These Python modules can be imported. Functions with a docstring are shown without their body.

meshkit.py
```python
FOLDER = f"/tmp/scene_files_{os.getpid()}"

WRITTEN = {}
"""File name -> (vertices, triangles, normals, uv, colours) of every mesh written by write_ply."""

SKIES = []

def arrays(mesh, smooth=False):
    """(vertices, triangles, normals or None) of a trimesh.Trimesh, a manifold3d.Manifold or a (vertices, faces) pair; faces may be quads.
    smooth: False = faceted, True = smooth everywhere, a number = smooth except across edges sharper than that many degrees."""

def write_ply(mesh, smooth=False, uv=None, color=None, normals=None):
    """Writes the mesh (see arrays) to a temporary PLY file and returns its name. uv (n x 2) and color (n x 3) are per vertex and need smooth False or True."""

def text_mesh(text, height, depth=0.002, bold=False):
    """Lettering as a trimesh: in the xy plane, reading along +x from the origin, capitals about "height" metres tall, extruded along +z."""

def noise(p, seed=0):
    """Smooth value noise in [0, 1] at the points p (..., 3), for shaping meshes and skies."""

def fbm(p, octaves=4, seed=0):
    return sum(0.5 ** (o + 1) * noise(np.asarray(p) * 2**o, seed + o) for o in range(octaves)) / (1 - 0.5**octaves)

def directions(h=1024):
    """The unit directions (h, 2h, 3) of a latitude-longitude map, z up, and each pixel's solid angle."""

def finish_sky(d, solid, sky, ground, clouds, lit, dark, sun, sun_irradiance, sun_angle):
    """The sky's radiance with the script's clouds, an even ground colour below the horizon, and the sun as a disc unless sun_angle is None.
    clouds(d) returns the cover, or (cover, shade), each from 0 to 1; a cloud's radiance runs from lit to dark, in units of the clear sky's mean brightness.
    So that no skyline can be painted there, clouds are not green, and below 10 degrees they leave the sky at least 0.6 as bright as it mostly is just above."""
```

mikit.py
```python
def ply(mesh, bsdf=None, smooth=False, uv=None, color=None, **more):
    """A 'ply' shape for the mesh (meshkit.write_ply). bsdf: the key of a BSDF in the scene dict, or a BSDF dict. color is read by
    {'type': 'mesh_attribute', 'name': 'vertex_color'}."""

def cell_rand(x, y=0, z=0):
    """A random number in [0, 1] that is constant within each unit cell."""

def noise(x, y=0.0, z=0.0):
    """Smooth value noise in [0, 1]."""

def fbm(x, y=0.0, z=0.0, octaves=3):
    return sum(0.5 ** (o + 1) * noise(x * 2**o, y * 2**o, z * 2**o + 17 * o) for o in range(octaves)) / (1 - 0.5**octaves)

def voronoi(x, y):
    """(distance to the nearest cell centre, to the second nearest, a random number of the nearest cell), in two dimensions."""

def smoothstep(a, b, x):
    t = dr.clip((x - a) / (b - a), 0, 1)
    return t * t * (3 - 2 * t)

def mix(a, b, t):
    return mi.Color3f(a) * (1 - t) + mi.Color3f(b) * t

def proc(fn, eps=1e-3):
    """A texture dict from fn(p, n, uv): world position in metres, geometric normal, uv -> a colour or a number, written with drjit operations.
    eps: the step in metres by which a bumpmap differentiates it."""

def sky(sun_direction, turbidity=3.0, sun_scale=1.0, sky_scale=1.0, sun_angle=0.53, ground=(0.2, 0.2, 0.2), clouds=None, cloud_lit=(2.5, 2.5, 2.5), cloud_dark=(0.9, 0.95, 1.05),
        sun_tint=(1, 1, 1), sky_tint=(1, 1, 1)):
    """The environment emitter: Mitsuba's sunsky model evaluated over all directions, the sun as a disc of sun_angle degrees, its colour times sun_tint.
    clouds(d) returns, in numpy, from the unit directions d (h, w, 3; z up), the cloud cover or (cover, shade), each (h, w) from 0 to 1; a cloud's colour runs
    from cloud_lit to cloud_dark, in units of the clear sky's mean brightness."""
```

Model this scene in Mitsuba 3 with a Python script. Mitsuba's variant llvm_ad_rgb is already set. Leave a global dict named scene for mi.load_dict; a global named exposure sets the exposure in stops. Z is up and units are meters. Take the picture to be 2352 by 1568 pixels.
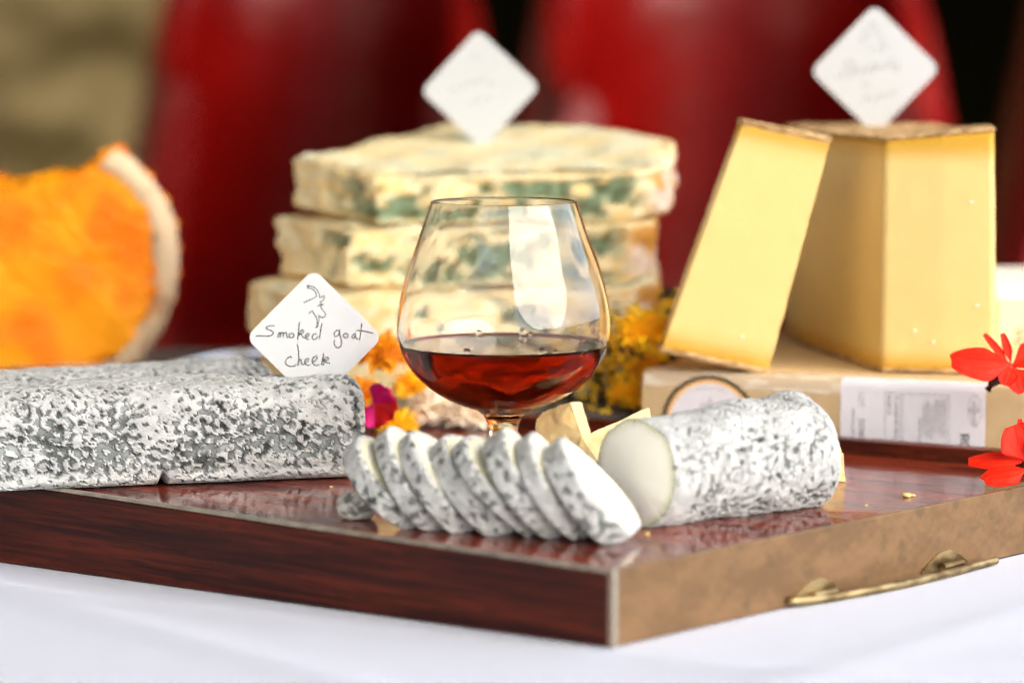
import math, numpy as np, trimesh, mitsuba as mi, mikit, meshkit
from shapely.geometry import LineString, Polygon, Point, box as sbox
from shapely.ops import unary_union
from scipy.interpolate import CubicSpline

# ------------------------------------------------------------------ camera, sky, exposure
T = mi.ScalarTransform4f
EYE = np.array([0.0, 0.0, 0.17])
PITCH = math.atan(709 / 6500)
exposure = 4.03
scene = {
    'camera': {'type': 'thinlens', 'fov': 2 * math.degrees(math.atan(1176 / 6500)), 'fov_axis': 'x',
               'to_world': T().look_at(origin=EYE.tolist(), target=[0, math.cos(PITCH), 0.17 - math.sin(PITCH)], up=[0, 0, 1]),
               'aperture_radius': 0.0090, 'focus_distance': 1.058, 'near_clip': 0.05, 'far_clip': 100.0},
    'sky': mikit.sky((0.62, -0.60, 0.46), turbidity=3, sun_scale=0.32, sun_angle=64, sun_tint=(0.86, 0.96, 1.19), clouds=lambda d: 1.0,
                     cloud_lit=(1.4, 1.55, 1.85), cloud_dark=(0.8, 0.8, 0.85)),
}
labels = {}

# ------------------------------------------------------------------ materials
mix, noise3, fbm3, sstep = mikit.mix, mikit.noise, mikit.fbm, mikit.smoothstep
def two(b): return {'type': 'twosided', 'bsdf': b}
def prin(col, rough=0.5, **k):
    c = {'type': 'rgb', 'value': list(col)} if isinstance(col, (tuple, list)) else col
    return two({'type': 'principled', 'base_color': c, 'roughness': rough, **k})
VC = {'type': 'mesh_attribute', 'name': 'vertex_color'}
scene['rind_mat'] = prin(VC, 0.75, specular=0.25)
scene['paste_mat'] = two({'type': 'bumpmap', 'arbitrary': mikit.proc(lambda p, n, uv: 0.00010 * fbm3(p.x * 700, p.y * 700, p.z * 700, 2) + 0.00012 * noise3(p.x * 130, p.y * 130, p.z * 1100), eps=3e-4), 'scale': 1.0,
                          'bsdf': {'type': 'principled', 'base_color': VC, 'roughness': 0.55, 'specular': 0.3}})
scene['waxy_mat'] = two({'type': 'bumpmap', 'arbitrary': mikit.proc(lambda p, n, uv: 0.00016 * fbm3(p.x * 120, p.y * 120, p.z * 900, 2) + 0.00012 * noise3(p.x * 900, p.y * 900, p.z * 900), eps=3e-4), 'scale': 1.0,
                         'bsdf': {'type': 'principled', 'base_color': VC, 'roughness': 0.4, 'specular': 0.4}})

def wood_fn(dirx, diry, dark, lit):
    def fn(p, n, uv):
        a = p.x * dirx + p.y * diry
        b = p.x * diry - p.y * dirx
        w = fbm3(a * 14, b * 60, p.z * 160, 4)
        g = fbm3(a * 30 + 3 * w, b * 260, p.z * 700, 3)
        v = sstep(0.3, 0.72, 0.55 * w + 0.45 * g)
        pore = sstep(0.68, 0.8, noise3(a * 90, b * 1200, p.z * 1500))
        return mix(mix(dark, lit, v), (0.012, 0.005, 0.004), pore * 0.6)
    return fn
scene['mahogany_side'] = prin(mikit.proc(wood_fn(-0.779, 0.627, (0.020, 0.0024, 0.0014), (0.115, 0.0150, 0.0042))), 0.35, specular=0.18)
scene['mahogany_top'] = two({'type': 'bumpmap', 'arbitrary': mikit.proc(lambda p, n, uv: 0.00006 * fbm3(p.x * 260 + p.y * 190, p.y * 55 - p.x * 70, 0.0, 3) + 0.00012 * noise3(p.x * 45, p.y * 45, 3.0)), 'scale': 1.0,
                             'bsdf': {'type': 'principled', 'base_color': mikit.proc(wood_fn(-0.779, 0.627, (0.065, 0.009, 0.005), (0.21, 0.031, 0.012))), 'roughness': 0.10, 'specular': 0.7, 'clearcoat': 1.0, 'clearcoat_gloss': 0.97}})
def brass_fn(p, n, uv):
    a = fbm3(p.x * 60, p.y * 60, p.z * 90, 4)
    b = fbm3(p.x * 380, p.y * 380, p.z * 420, 2)
    sp = sstep(0.62, 0.78, fbm3(p.x * 130 + 5, p.y * 130, p.z * 150, 3))
    c = mix((0.19, 0.108, 0.050), (0.27, 0.155, 0.070), sstep(0.3, 0.7, 0.7 * a + 0.3 * b))
    return mix(c, (0.12, 0.085, 0.04), sp * 0.5)
scene['tarnished_brass'] = prin(mikit.proc(brass_fn), 0.46, metallic=0.55, specular=0.5)
scene['bright_brass'] = prin(mikit.proc(lambda p, n, uv: mix((0.17, 0.11, 0.045), (0.48, 0.36, 0.17), sstep(0.3, 0.65, fbm3(p.x * 110, p.y * 110, p.z * 200, 3)))), 0.42, metallic=0.9)
scene['worn_edge'] = prin(mikit.proc(lambda p, n, uv: mix((0.20, 0.17, 0.14), (0.50, 0.45, 0.36), fbm3(p.x * 240, p.y * 240, 1.0, 3))), 0.35, metallic=0.5)
scene['cloth_mat'] = two({'type': 'bumpmap', 'arbitrary': mikit.proc(lambda p, n, uv: 0.00005 * (noise3(p.x * 1400, p.y * 500, 0) + noise3(p.x * 500, p.y * 1400, 5)), eps=3e-4), 'scale': 1.0,
                          'bsdf': {'type': 'principled', 'base_color': {'type': 'rgb', 'value': [0.50, 0.535, 0.62]}, 'roughness': 0.9, 'specular': 0.1, 'sheen': 0.3}})
scene['card_mat'] = prin((0.62, 0.65, 0.66), 0.45, specular=0.2)
scene['far_card_mat'] = prin((0.54, 0.57, 0.59), 0.45, specular=0.2)  # same card, darkened because the rear ones catch more light
scene['ink_mat'] = prin((0.006, 0.012, 0.012), 0.5)
scene['faint_ink_mat'] = prin((0.07, 0.09, 0.10), 0.6)
scene['print_mat'] = prin((0.05, 0.05, 0.055), 0.7)
scene['grey_print_mat'] = prin((0.28, 0.28, 0.31), 0.7)
scene['label_paper'] = prin((0.78, 0.78, 0.84), 0.5, specular=0.3)
scene['ring_black'] = prin((0.015, 0.02, 0.012), 0.4)
scene['ring_orange'] = prin((0.85, 0.52, 0.22), 0.5)
scene['kraft_mat'] = prin(mikit.proc(lambda p, n, uv: mix((0.55, 0.40, 0.21), (0.63, 0.475, 0.27), fbm3(p.x * 300, p.y * 300, p.z * 120, 3))), 0.6, specular=0.3)
scene['tape_mat'] = prin(mikit.proc(lambda p, n, uv: mix((0.60, 0.48, 0.33), (0.80, 0.72, 0.58), sstep(0.45, 0.7, fbm3(p.x * 90, p.y * 90, p.z * 200, 3)))), 0.18, specular=0.7)
scene['cream_pack_mat'] = prin((0.78, 0.68, 0.42), 0.5)
scene['white_pack_mat'] = prin((0.85, 0.82, 0.72), 0.4)
scene['petal_mat'] = two({'type': 'bumpmap', 'arbitrary': mikit.proc(lambda p, n, uv: 0.00030 * noise3(uv.y * 22, uv.x * 2, 0) + 0.00005 * noise3(p.x * 900, p.y * 900, p.z * 900), eps=2e-4), 'scale': 1.0,
                          'bsdf': {'type': 'principled', 'base_color': mikit.proc(lambda p, n, uv: mix((0.60, 0.002, 0.003), (0.95, 0.035, 0.008), 0.35 * noise3(uv.y * 26, uv.x * 2, 2.0) + 0.65 * fbm3(uv.x * 3, uv.y * 4, 7.0, 2))), 'roughness': 0.55, 'specular': 0.18}})
scene['calyx_mat'] = prin((0.07, 0.025, 0.015), 0.6)
scene['gold_petal'] = prin((0.95, 0.60, 0.012), 0.5)
scene['amber_petal'] = prin((0.78, 0.32, 0.008), 0.5)
scene['white_petal'] = prin((0.86, 0.76, 0.62), 0.6)
scene['pink_petal'] = prin((0.80, 0.005, 0.22), 0.5)
scene['scarlet_petal'] = prin((0.80, 0.008, 0.012), 0.5)
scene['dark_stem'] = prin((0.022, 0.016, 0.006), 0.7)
scene['slate_mat'] = prin(mikit.proc(lambda p, n, uv: mix((0.06, 0.05, 0.05), (0.14, 0.125, 0.125), fbm3(p.x * 40, p.y * 90, p.z * 40, 3))), 0.4)
scene['steel_mat'] = prin((0.6, 0.6, 0.62), 0.2, metallic=1.0)
scene['red_leather'] = two({'type': 'bumpmap', 'arbitrary': mikit.proc(lambda p, n, uv: 0.002 * fbm3(p.x * 30, p.y * 30, p.z * 30, 2)), 'scale': 1.0,
                            'bsdf': {'type': 'principled', 'base_color': mikit.proc(lambda p, n, uv: mix((0.060, 0.0006, 0.0006), (0.29, 0.0035, 0.002), fbm3(p.x * 6, p.y * 6, p.z * 4, 3))), 'roughness': 0.26, 'specular': 0.4}})
scene['dark_wood'] = prin((0.03, 0.015, 0.01), 0.4)
scene['stone_mat'] = prin(mikit.proc(lambda p, n, uv: mix((0.075, 0.05, 0.008), (0.36, 0.28, 0.13), sstep(0.28, 0.72, fbm3(p.x * 5, p.y * 5, p.z * 7, 4)))), 0.9)
scene['unseen_roof_mat'] = prin((0.20, 0.17, 0.14), 0.8)
scene['unseen_wall_mat'] = prin((0.78, 0.74, 0.66), 0.9)  # pale, so the unseen wall sends light back from the left
scene['dark_room'] = prin((0.004, 0.0036, 0.0012), 1.0, specular=0.0)  # near black: the dark of an unlit interior is put into the colour
scene['paving_mat'] = prin(mikit.proc(lambda p, n, uv: mix((0.16, 0.12, 0.08), (0.26, 0.21, 0.15), fbm3(p.x * 3, p.y * 3, 0.0, 4))), 0.9)
scene['glass_mat'] = {'type': 'dielectric', 'int_ior': 1.50, 'ext_ior': 1.0}
scene['brandy_wall_mat'] = {'type': 'dielectric', 'int_ior': 1.36, 'ext_ior': 1.50}
scene['brandy_top_mat'] = {'type': 'dielectric', 'int_ior': 1.36, 'ext_ior': 1.0}
scene['bubble_mat'] = {'type': 'dielectric', 'int_ior': 1.33, 'ext_ior': 1.0}
scene['brandy_medium'] = {'type': 'homogeneous', 'albedo': {'type': 'rgb', 'value': [0.0, 0.0, 0.0]},
                          'sigma_t': {'type': 'rgb', 'value': [0.085, 0.475, 0.95]}, 'scale': 125.0}

# ------------------------------------------------------------------ helpers
def numbered(name, parent=None):
    base = f'{parent}__{name}' if parent else name
    used = lambda k: k in scene or k in labels or any(q.startswith(k + '__') for q in scene)
    if not used(base): return base
    i = 1
    while used(f'{base}_{i:03d}'): i += 1
    return f'{base}_{i:03d}'
def thing(name, label, cat, group=None):
    k = numbered(name)
    labels[k] = {'label': label, 'category': cat}
    if group: labels[k]['group'] = group
    return k
def obj(name, mesh, mat, parent=None, smooth=False, color=None, uv=None, label=None, cat=None, group=None, kind=None, **more):
    k = numbered(name, parent)
    scene[k] = mikit.ply(mesh, mat, smooth=smooth, color=color, uv=uv, **more)
    e = {a: b for a, b in (('label', label), ('category', cat), ('group', group), ('kind', kind)) if b}
    if e: labels[k] = e
    return k
def cat(*ms): return trimesh.util.concatenate([m for m in ms])
def grid(P, wrap_u=False, wrap_v=False):
    """P (n, m, 3) -> (vertices, triangles)"""
    n, m = P.shape[:2]
    i, j = np.meshgrid(np.arange(n if wrap_u else n - 1), np.arange(m if wrap_v else m - 1), indexing='ij')
    a, b, c, d = i * m + j, ((i + 1) % n) * m + j, ((i + 1) % n) * m + (j + 1) % m, i * m + (j + 1) % m
    return P.reshape(-1, 3), np.vstack([np.stack([a, b, c], -1).reshape(-1, 3), np.stack([a, c, d], -1).reshape(-1, 3)])
def tm(vf): return trimesh.Trimesh(vf[0], vf[1], process=False)
def vnormals(v, f):
    n = np.zeros_like(v); fn = np.cross(v[f[:, 1]] - v[f[:, 0]], v[f[:, 2]] - v[f[:, 0]])
    for k in range(3): np.add.at(n, f[:, k], fn)
    return n / np.maximum(np.linalg.norm(n, axis=1, keepdims=True), 1e-12)
def bx(x0, x1, y0, y1, z0, z1):
    m = trimesh.creation.box(extents=(x1 - x0, y1 - y0, z1 - z0)); m.apply_translation(((x0 + x1) / 2, (y0 + y1) / 2, (z0 + z1) / 2)); return m
def frame(o, ex, ey, ez):
    M = np.eye(4); M[:3, 0], M[:3, 1], M[:3, 2], M[:3, 3] = ex, ey, ez, o; return M
def ramp(x, a, b): t = np.clip((x - a) / (b - a), 0, 1); return t * t * (3 - 2 * t)
def lerp(a, b, t): return np.asarray(a)[None] * (1 - t[:, None]) + np.asarray(b)[None] * t[:, None]
def band_noise(n, m, ds, dt, wl, seed, bw=0.35):
    """periodic noise on an n x m grid of cells ds x dt whose features all have about the wavelength wl: it looks like worms"""
    rng = np.random.default_rng(seed)
    fs, ft = np.meshgrid(np.fft.fftfreq(n, ds), np.fft.fftfreq(m, dt), indexing='ij')
    f = np.hypot(fs, ft) * wl
    h = np.fft.ifft2(np.fft.fft2(rng.standard_normal((n, m))) * np.exp(-((f - 1) / bw) ** 2)).real
    return h / h.std()
def low_noise(n, m, ds, dt, wl, seed):
    rng = np.random.default_rng(seed)
    fs, ft = np.meshgrid(np.fft.fftfreq(n, ds), np.fft.fftfreq(m, dt), indexing='ij')
    h = np.fft.ifft2(np.fft.fft2(rng.standard_normal((n, m))) * np.exp(-(np.hypot(fs, ft) * wl) ** 2)).real
    return h / h.std()
def rind_field(n, m, ds, dt, seed, bias, wl=0.0040, creases=0.9, open_=0.25):
    """height (0..1) and colour of an ash-dusted, wrinkled white rind"""
    w = band_noise(n, m, ds, dt, wl, seed, 0.33) + 0.40 * band_noise(n, m, ds, dt, wl * 0.48, seed + 1, 0.5)
    fine = band_noise(n, m, ds, dt, wl * 0.22, seed + 2, 0.6)
    g = w + 0.20 * fine + 0.55 * low_noise(n, m, ds, dt, 0.016, seed + 3) + bias
    mask = ramp(g, -0.22, 0.34)
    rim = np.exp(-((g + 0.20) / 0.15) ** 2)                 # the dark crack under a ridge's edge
    ridge = np.exp(-((g - 0.45) / 0.35) ** 2)
    ln = low_noise(n, m, ds, dt, 0.005, seed + 4)
    grey = np.clip(0.17 + 0.07 * ln + 0.03 * fine, 0.03, 0.34)
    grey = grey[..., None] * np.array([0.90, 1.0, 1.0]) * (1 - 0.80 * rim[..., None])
    white = np.clip(0.46 + 0.10 * ridge + 0.045 * ln + 0.035 * fine, 0.25, 0.75)[..., None] * np.array([0.965, 1.0, 0.99])  # the ridge term paints a highlight along the fold rims
    col = grey * (1 - mask[..., None]) + white * mask[..., None]
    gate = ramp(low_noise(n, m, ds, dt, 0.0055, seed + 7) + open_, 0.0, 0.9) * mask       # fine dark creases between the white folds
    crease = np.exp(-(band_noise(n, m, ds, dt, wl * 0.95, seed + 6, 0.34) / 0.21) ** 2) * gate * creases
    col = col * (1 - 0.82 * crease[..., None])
    hgt = mask * (0.70 + 0.30 * ridge) + 0.06 * fine - 0.55 * crease
    return hgt, col
def superellipse(t, a, b, e):
    c, s = np.cos(t), np.sin(t)
    return a * np.sign(c) * np.abs(c) ** (2 / e), b * np.sign(s) * np.abs(s) ** (2 / e)

def closed_fan(rows):
    n, m = rows.shape[:2]; v, f = grid(rows, wrap_v=True); i = np.arange(m) + (n - 1) * m
    return np.vstack([v, rows[-1].mean(0)]), np.vstack([f, np.c_[i, np.full(m, n * m), np.roll(i, -1)]])
def prism(poly, rings, res=0.002, caps=(0.94, 0.8, 0.6, 0.4, 0.2), bottom=True):
    """a star-shaped plan outline carried through rings (z, inset): side walls and both caps as one fine closed mesh; z may be f(x, y)"""
    pts = np.asarray(poly, float); L = np.r_[0, np.cumsum(np.linalg.norm(np.diff(np.vstack([pts, pts[:1]]), axis=0), axis=1))]
    out = []
    for k in range(len(pts)):
        n = max(2, int((L[k + 1] - L[k]) / res)); t = np.arange(n)[:, None] / n
        out.append(pts[k] * (1 - t) + pts[(k + 1) % len(pts)] * t)
    o = np.vstack(out); c = np.asarray(Polygon(pts).representative_point().coords[0]) * 0.3 + pts.mean(0) * 0.7
    R = np.linalg.norm(o - c, axis=1, keepdims=True)
    def ring(z, inset):
        q = c + (o - c) * np.maximum(1 - inset / R, 0.02); zz = z(q[:, 0], q[:, 1]) if callable(z) else np.full(len(q), z)
        return np.column_stack([q, zz])
    def capring(z, k):
        q = c + (o - c) * k; zz = z(q[:, 0], q[:, 1]) if callable(z) else np.full(len(q), z)
        return np.column_stack([q, zz])
    rows = [capring(rings[0][0], k) for k in (0.001,) + tuple(reversed(caps))] if bottom else []
    rows += [ring(z, i) for z, i in rings]
    rows += [capring(rings[-1][0], k) for k in tuple(caps) + (0.001,)]
    P = np.array(rows); v, f = grid(P, wrap_v=True)
    return v, f[:, ::-1] if trimesh.Trimesh(v, f, process=False).volume < 0 else f
def displace(v, f, amp, freq, seed=0, octaves=3):
    return v + vnormals(v, f) * ((meshkit.fbm(v * freq, octaves, seed) - 0.5) * 2 * amp)[:, None]
def spline(pts, step=0.35, closed=False):
    p = np.asarray(pts, float)
    if len(p) < 3: return p
    d = np.r_[0, np.cumsum(np.linalg.norm(np.diff(p, axis=0), axis=1) ** 0.5)]
    return CubicSpline(d, p)(np.linspace(0, d[-1], max(6, 8 * len(p))))
def ink(lines, width, depth=0.00006):
    g = unary_union([LineString(l).buffer(w / 2 if (w := width) else 0, quad_segs=3) for l in lines]).simplify(width * 0.03)
    return cat(*[trimesh.creation.extrude_polygon(q, depth, engine='earcut') for q in getattr(g, 'geoms', [g])])
def tube(points, radius, sides=8):
    p = np.asarray(points, float); t = np.gradient(p, axis=0); t /= np.linalg.norm(t, axis=1, keepdims=True)
    a = np.cross(t, np.where(np.abs(t[:, 2:]) < 0.9, [0, 0, 1.0], [1.0, 0, 0])); a /= np.linalg.norm(a, axis=1, keepdims=True); b = np.cross(t, a)
    r = np.broadcast_to(radius, (len(p),)); an = np.arange(sides) * 2 * np.pi / sides
    P = p[:, None] + r[:, None, None] * (np.cos(an)[None, :, None] * a[:, None] + np.sin(an)[None, :, None] * b[:, None])
    P = np.concatenate([np.repeat(p[:1, None], sides, 1), P, np.repeat(p[-1:, None], sides, 1)])
    return tm(grid(P, wrap_v=True))

# ------------------------------------------------------------------ the setting
def cloth_z(x, y): return -0.0242 + 0.0163 * (x - 0.0315) - 0.0171 * (y - 0.8817)
obj('ground', tm(grid(np.stack(np.meshgrid(np.linspace(-30, 30, 3), np.linspace(-20, 40, 3), [-0.79], indexing='ij'), -1)[:, :, 0])), 'paving_mat', kind='structure')
wall = cat(bx(-6, -0.52, 6.5, 6.8, -0.79, 3.0), bx(3.2, 6, 6.5, 6.8, -0.79, 3.0), bx(-0.52, 3.2, 6.5, 6.8, 1.6, 3.0))
obj('back_wall', wall, 'stone_mat', kind='structure')
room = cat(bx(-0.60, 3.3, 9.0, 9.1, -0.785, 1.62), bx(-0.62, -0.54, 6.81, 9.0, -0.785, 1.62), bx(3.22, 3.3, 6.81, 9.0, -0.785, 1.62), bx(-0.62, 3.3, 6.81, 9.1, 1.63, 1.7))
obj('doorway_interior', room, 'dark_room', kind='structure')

# roof and walls out of view, placed to shade all but the right
obj('unseen_roof', bx(-3.0, 1.1, -0.7, 6.45, 1.55, 1.62), 'unseen_roof_mat', kind='structure')
obj('unseen_wall', cat(bx(-3.2, 0.9, -4.2, -4.0, -0.785, 3.6), bx(-3.2, -3.0, -3.99, 6.3, -0.785, 3.6)), 'unseen_wall_mat', kind='structure')

# ------------------------------------------------------------------ red tub chairs behind the table
def tub_chair(cx, cy, rot, label):
    t = thing('tub_chair', label, 'chair', 'red leather tub chairs behind the table')
    M = trimesh.transformations.rotation_matrix(rot, [0, 0, 1]); M[:3, 3] = (cx, cy, 0)
    ang = np.radians(np.linspace(-118, 118, 61))           # opens towards -y
    z0, rows = -0.34, []
    top = 0.30 - 0.20 * ramp(np.abs(np.degrees(ang)), 55, 118)
    prof = [(0.185, 0), (0.182, 0.35), (0.178, 0.75), (0.182, 0.94), (0.195, 1.0), (0.22, 1.0), (0.233, 0.94), (0.238, 0.75), (0.240, 0.35), (0.238, 0)]
    P = np.zeros((len(prof), len(ang), 3))
    for k, (r, h) in enumerate(prof):
        fl = 1.0 + min(0.33, 0.55 * max(0.0, 0.87 - h))
        P[k] = np.stack([r * fl * np.sin(ang), r * fl * np.cos(ang), z0 + (top - z0) * h], -1)
    v, f = grid(P); m = tm((v, f))
    for e in (0, len(ang) - 1):
        c = P[:, e]; m = cat(m, trimesh.Trimesh(c, [[0, i, i + 1] for i in range(1, len(c) - 1)], process=False))
    m.apply_transform(M); obj('backrest', m, 'red_leather', t, smooth=50)
    a = np.linspace(0, 2 * np.pi, 49)[:-1]
    v, f = prism(np.stack([0.19 * np.sin(a), 0.19 * np.cos(a)], -1), [(-0.38, 0.01), (-0.37, 0), (-0.30, 0), (-0.28, 0.02), (-0.272, 0.05)], 0.03)
    s = tm((v, f)); s.apply_transform(M); obj('seat', s, 'red_leather', t, smooth=40)
    for sx in (-1, 1):
        for sy in (-1, 1):
            l = trimesh.creation.cone(0.022, 0.42, sections=12); l.apply_transform(np.diag([1, 1, -1, 1])); l.invert()
            l.apply_translation((sx * 0.13, sy * 0.13, -0.37)); l.apply_transform(M); obj('leg', l, 'dark_wood', t)
tub_chair(-0.277, 4.03, 0.0, 'red leather tub chair, left of the three, behind the orange cheese')
tub_chair(0.259, 3.30, 0.03, 'red leather tub chair, middle of the three, between the cheese stack and the tall wedge')
tub_chair(0.889, 3.60, 0.0, 'red leather tub chair cut off by the right edge of the picture')

# ------------------------------------------------------------------ the table with its cloth
xs = np.r_[-0.9, -0.895, np.linspace(-0.88, 0.88, 330), 0.895, 0.9]; ys = np.r_[0.45, 0.455, np.linspace(0.47, 1.50, 220), 1.515, 1.52]
X, Y = np.meshgrid(xs, ys, indexing='ij'); Z = cloth_z(X, Y)
rip = meshkit.fbm(np.stack([X * 9 + Y * 5, Y * 7, X * 0], -1), 3, 5) - 0.5
Z = Z - 0.022 * np.abs(rip) * ramp(0.86 - Y - 0.3 * np.abs(X - 0.03), 0.0, 0.12)
for px_, py_, ang_, w_, h_ in [(0.02, 0.80, 0.35, 0.010, 0.0016), (0.10, 0.83, -0.55, 0.007, 0.0012), (-0.10, 0.90, -0.9, 0.009, 0.0014), (0.13, 0.88, 0.9, 0.012, 0.0014)]:
    dd_ = (X - px_) * -math.sin(ang_) + (Y - py_) * math.cos(ang_)
    Z = Z + h_ * np.exp(-(dd_ / w_) ** 2) * (1 - ramp((X - 0.0315) * 0.627 + (Y - 0.8817) * 0.779, -0.030, -0.004) * ramp(-(X - 0.0315) * 0.7171 + (Y - 0.8817) * 0.6969, -0.030, -0.004))
Z[[0, -1]] -= 0.73; Z[1:-1, 0] -= 0.73; Z[1:-1, -1] -= 0.73
X = X + 0.012 * np.sin(Y * 40) * (np.abs(X) > 0.899); Y = Y + 0.012 * np.sin(X * 40) * ((Y < 0.4501) | (Y > 1.5199))
tc = tm(grid(np.stack([X, Y, Z], -1)))
obj('tablecloth', tc, 'cloth_mat', smooth=60, label='plain white tablecloth under the wooden tray, falling over the table edges', cat='tablecloth')

# ------------------------------------------------------------------ the tray
C0, LD, RD = np.array([0.0315, 0.8817]), np.array([-0.779, 0.627]), np.array([0.6969, 0.7171])
L1, R1 = C0 + LD * 0.40, np.array([0.229, 1.085]); W1 = np.array([-0.2801, 1.3668])
tray = thing('wooden_tray', 'dark red mahogany tray with brass edged side and brass handle on white tablecloth', 'tray')
def wall_strip(a, b, inward, z_out, top, thick, n=40):
    """a board standing along a-b: its outer face on the line, thick inwards; bottom z_out(x, y)"""
    t = np.linspace(0, 1, n)[:, None]; p = a + (b - a) * t; q = p + inward * thick
    zo, zi = z_out(p[:, 0], p[:, 1]), z_out(q[:, 0], q[:, 1]); e = 0.0004
    P = np.array([np.c_[p + inward * e, zo], np.c_[p, zo + e], np.c_[p, np.full(n, top - e)], np.c_[p + inward * e, np.full(n, top)], np.c_[q, np.full(n, top)], np.c_[q, zi]])
    v, f = grid(P, wrap_u=True); m = tm((v, f))
    for k in (0, n - 1): m = cat(m, trimesh.Trimesh(P[:, k], [[0, i, i + 1] for i in range(1, 5)], process=False))
    trimesh.repair.fix_normals(m); return m
nl, nr = np.array([0.627, 0.779]), np.array([-0.7171, 0.6969])
bot = lambda x, y: cloth_z(x, y) + 0.0004
obj('front_board', wall_strip(C0 + LD * 0.0016, L1, nl, bot, -0.0003, 0.008), 'mahogany_side', tray)
obj('brass_side', wall_strip(C0, R1, nr, bot, 0.0012, 0.0016), 'tarnished_brass', tray, label='tarnished brass plate along the right side')
obj('front_edging', wall_strip(C0 + LD * 0.0016 + nl * -0.0002, L1 + nl * -0.0002, nl, lambda x, y: x * 0 - 0.0002, 0.0011, 0.0026), 'worn_edge', tray)
obj('corner_edging', wall_strip(C0 - nr * 0.0005 + RD * 0.0, C0 - nr * 0.0005 + RD * 0.0024, nr, bot, 0.0014, 0.0019, 4), 'worn_edge', tray)
vp = np.array([[*(C0 + LD * 0.002 + nl * 0.002), 0], [*(R1 + nr * 0.001), 0], [0.229, 1.090, 0], [*W1, 0], [*L1, 0]])
pan = trimesh.creation.extrude_polygon(Polygon(vp[:, :2]), 0.006, engine='earcut'); pan.apply_translation((0, 0, -0.006))
obj('panel', pan, 'mahogany_top', tray)
wd = np.array([-0.875, 0.4845]); wn = np.array([0.4845, 0.875]); wa = np.array([0.2290, 1.0850]); wb = wa + wd * 0.58
# back ledge: its top follows the box behind it
t = np.linspace(0, 1, 60)[:, None]; p = wa + (wb - wa) * t; q = p + wn * 0.009; ztop = np.full(60, 0.0058)
P = np.array([np.c_[p, np.full(60, -0.004)], np.c_[p, ztop - 0.0006], np.c_[p + wn * 0.0006, ztop], np.c_[q, ztop], np.c_[q, np.full(60, -0.02)]])
obj('back_ledge', tm(grid(P)), 'mahogany_side', tray)
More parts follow.
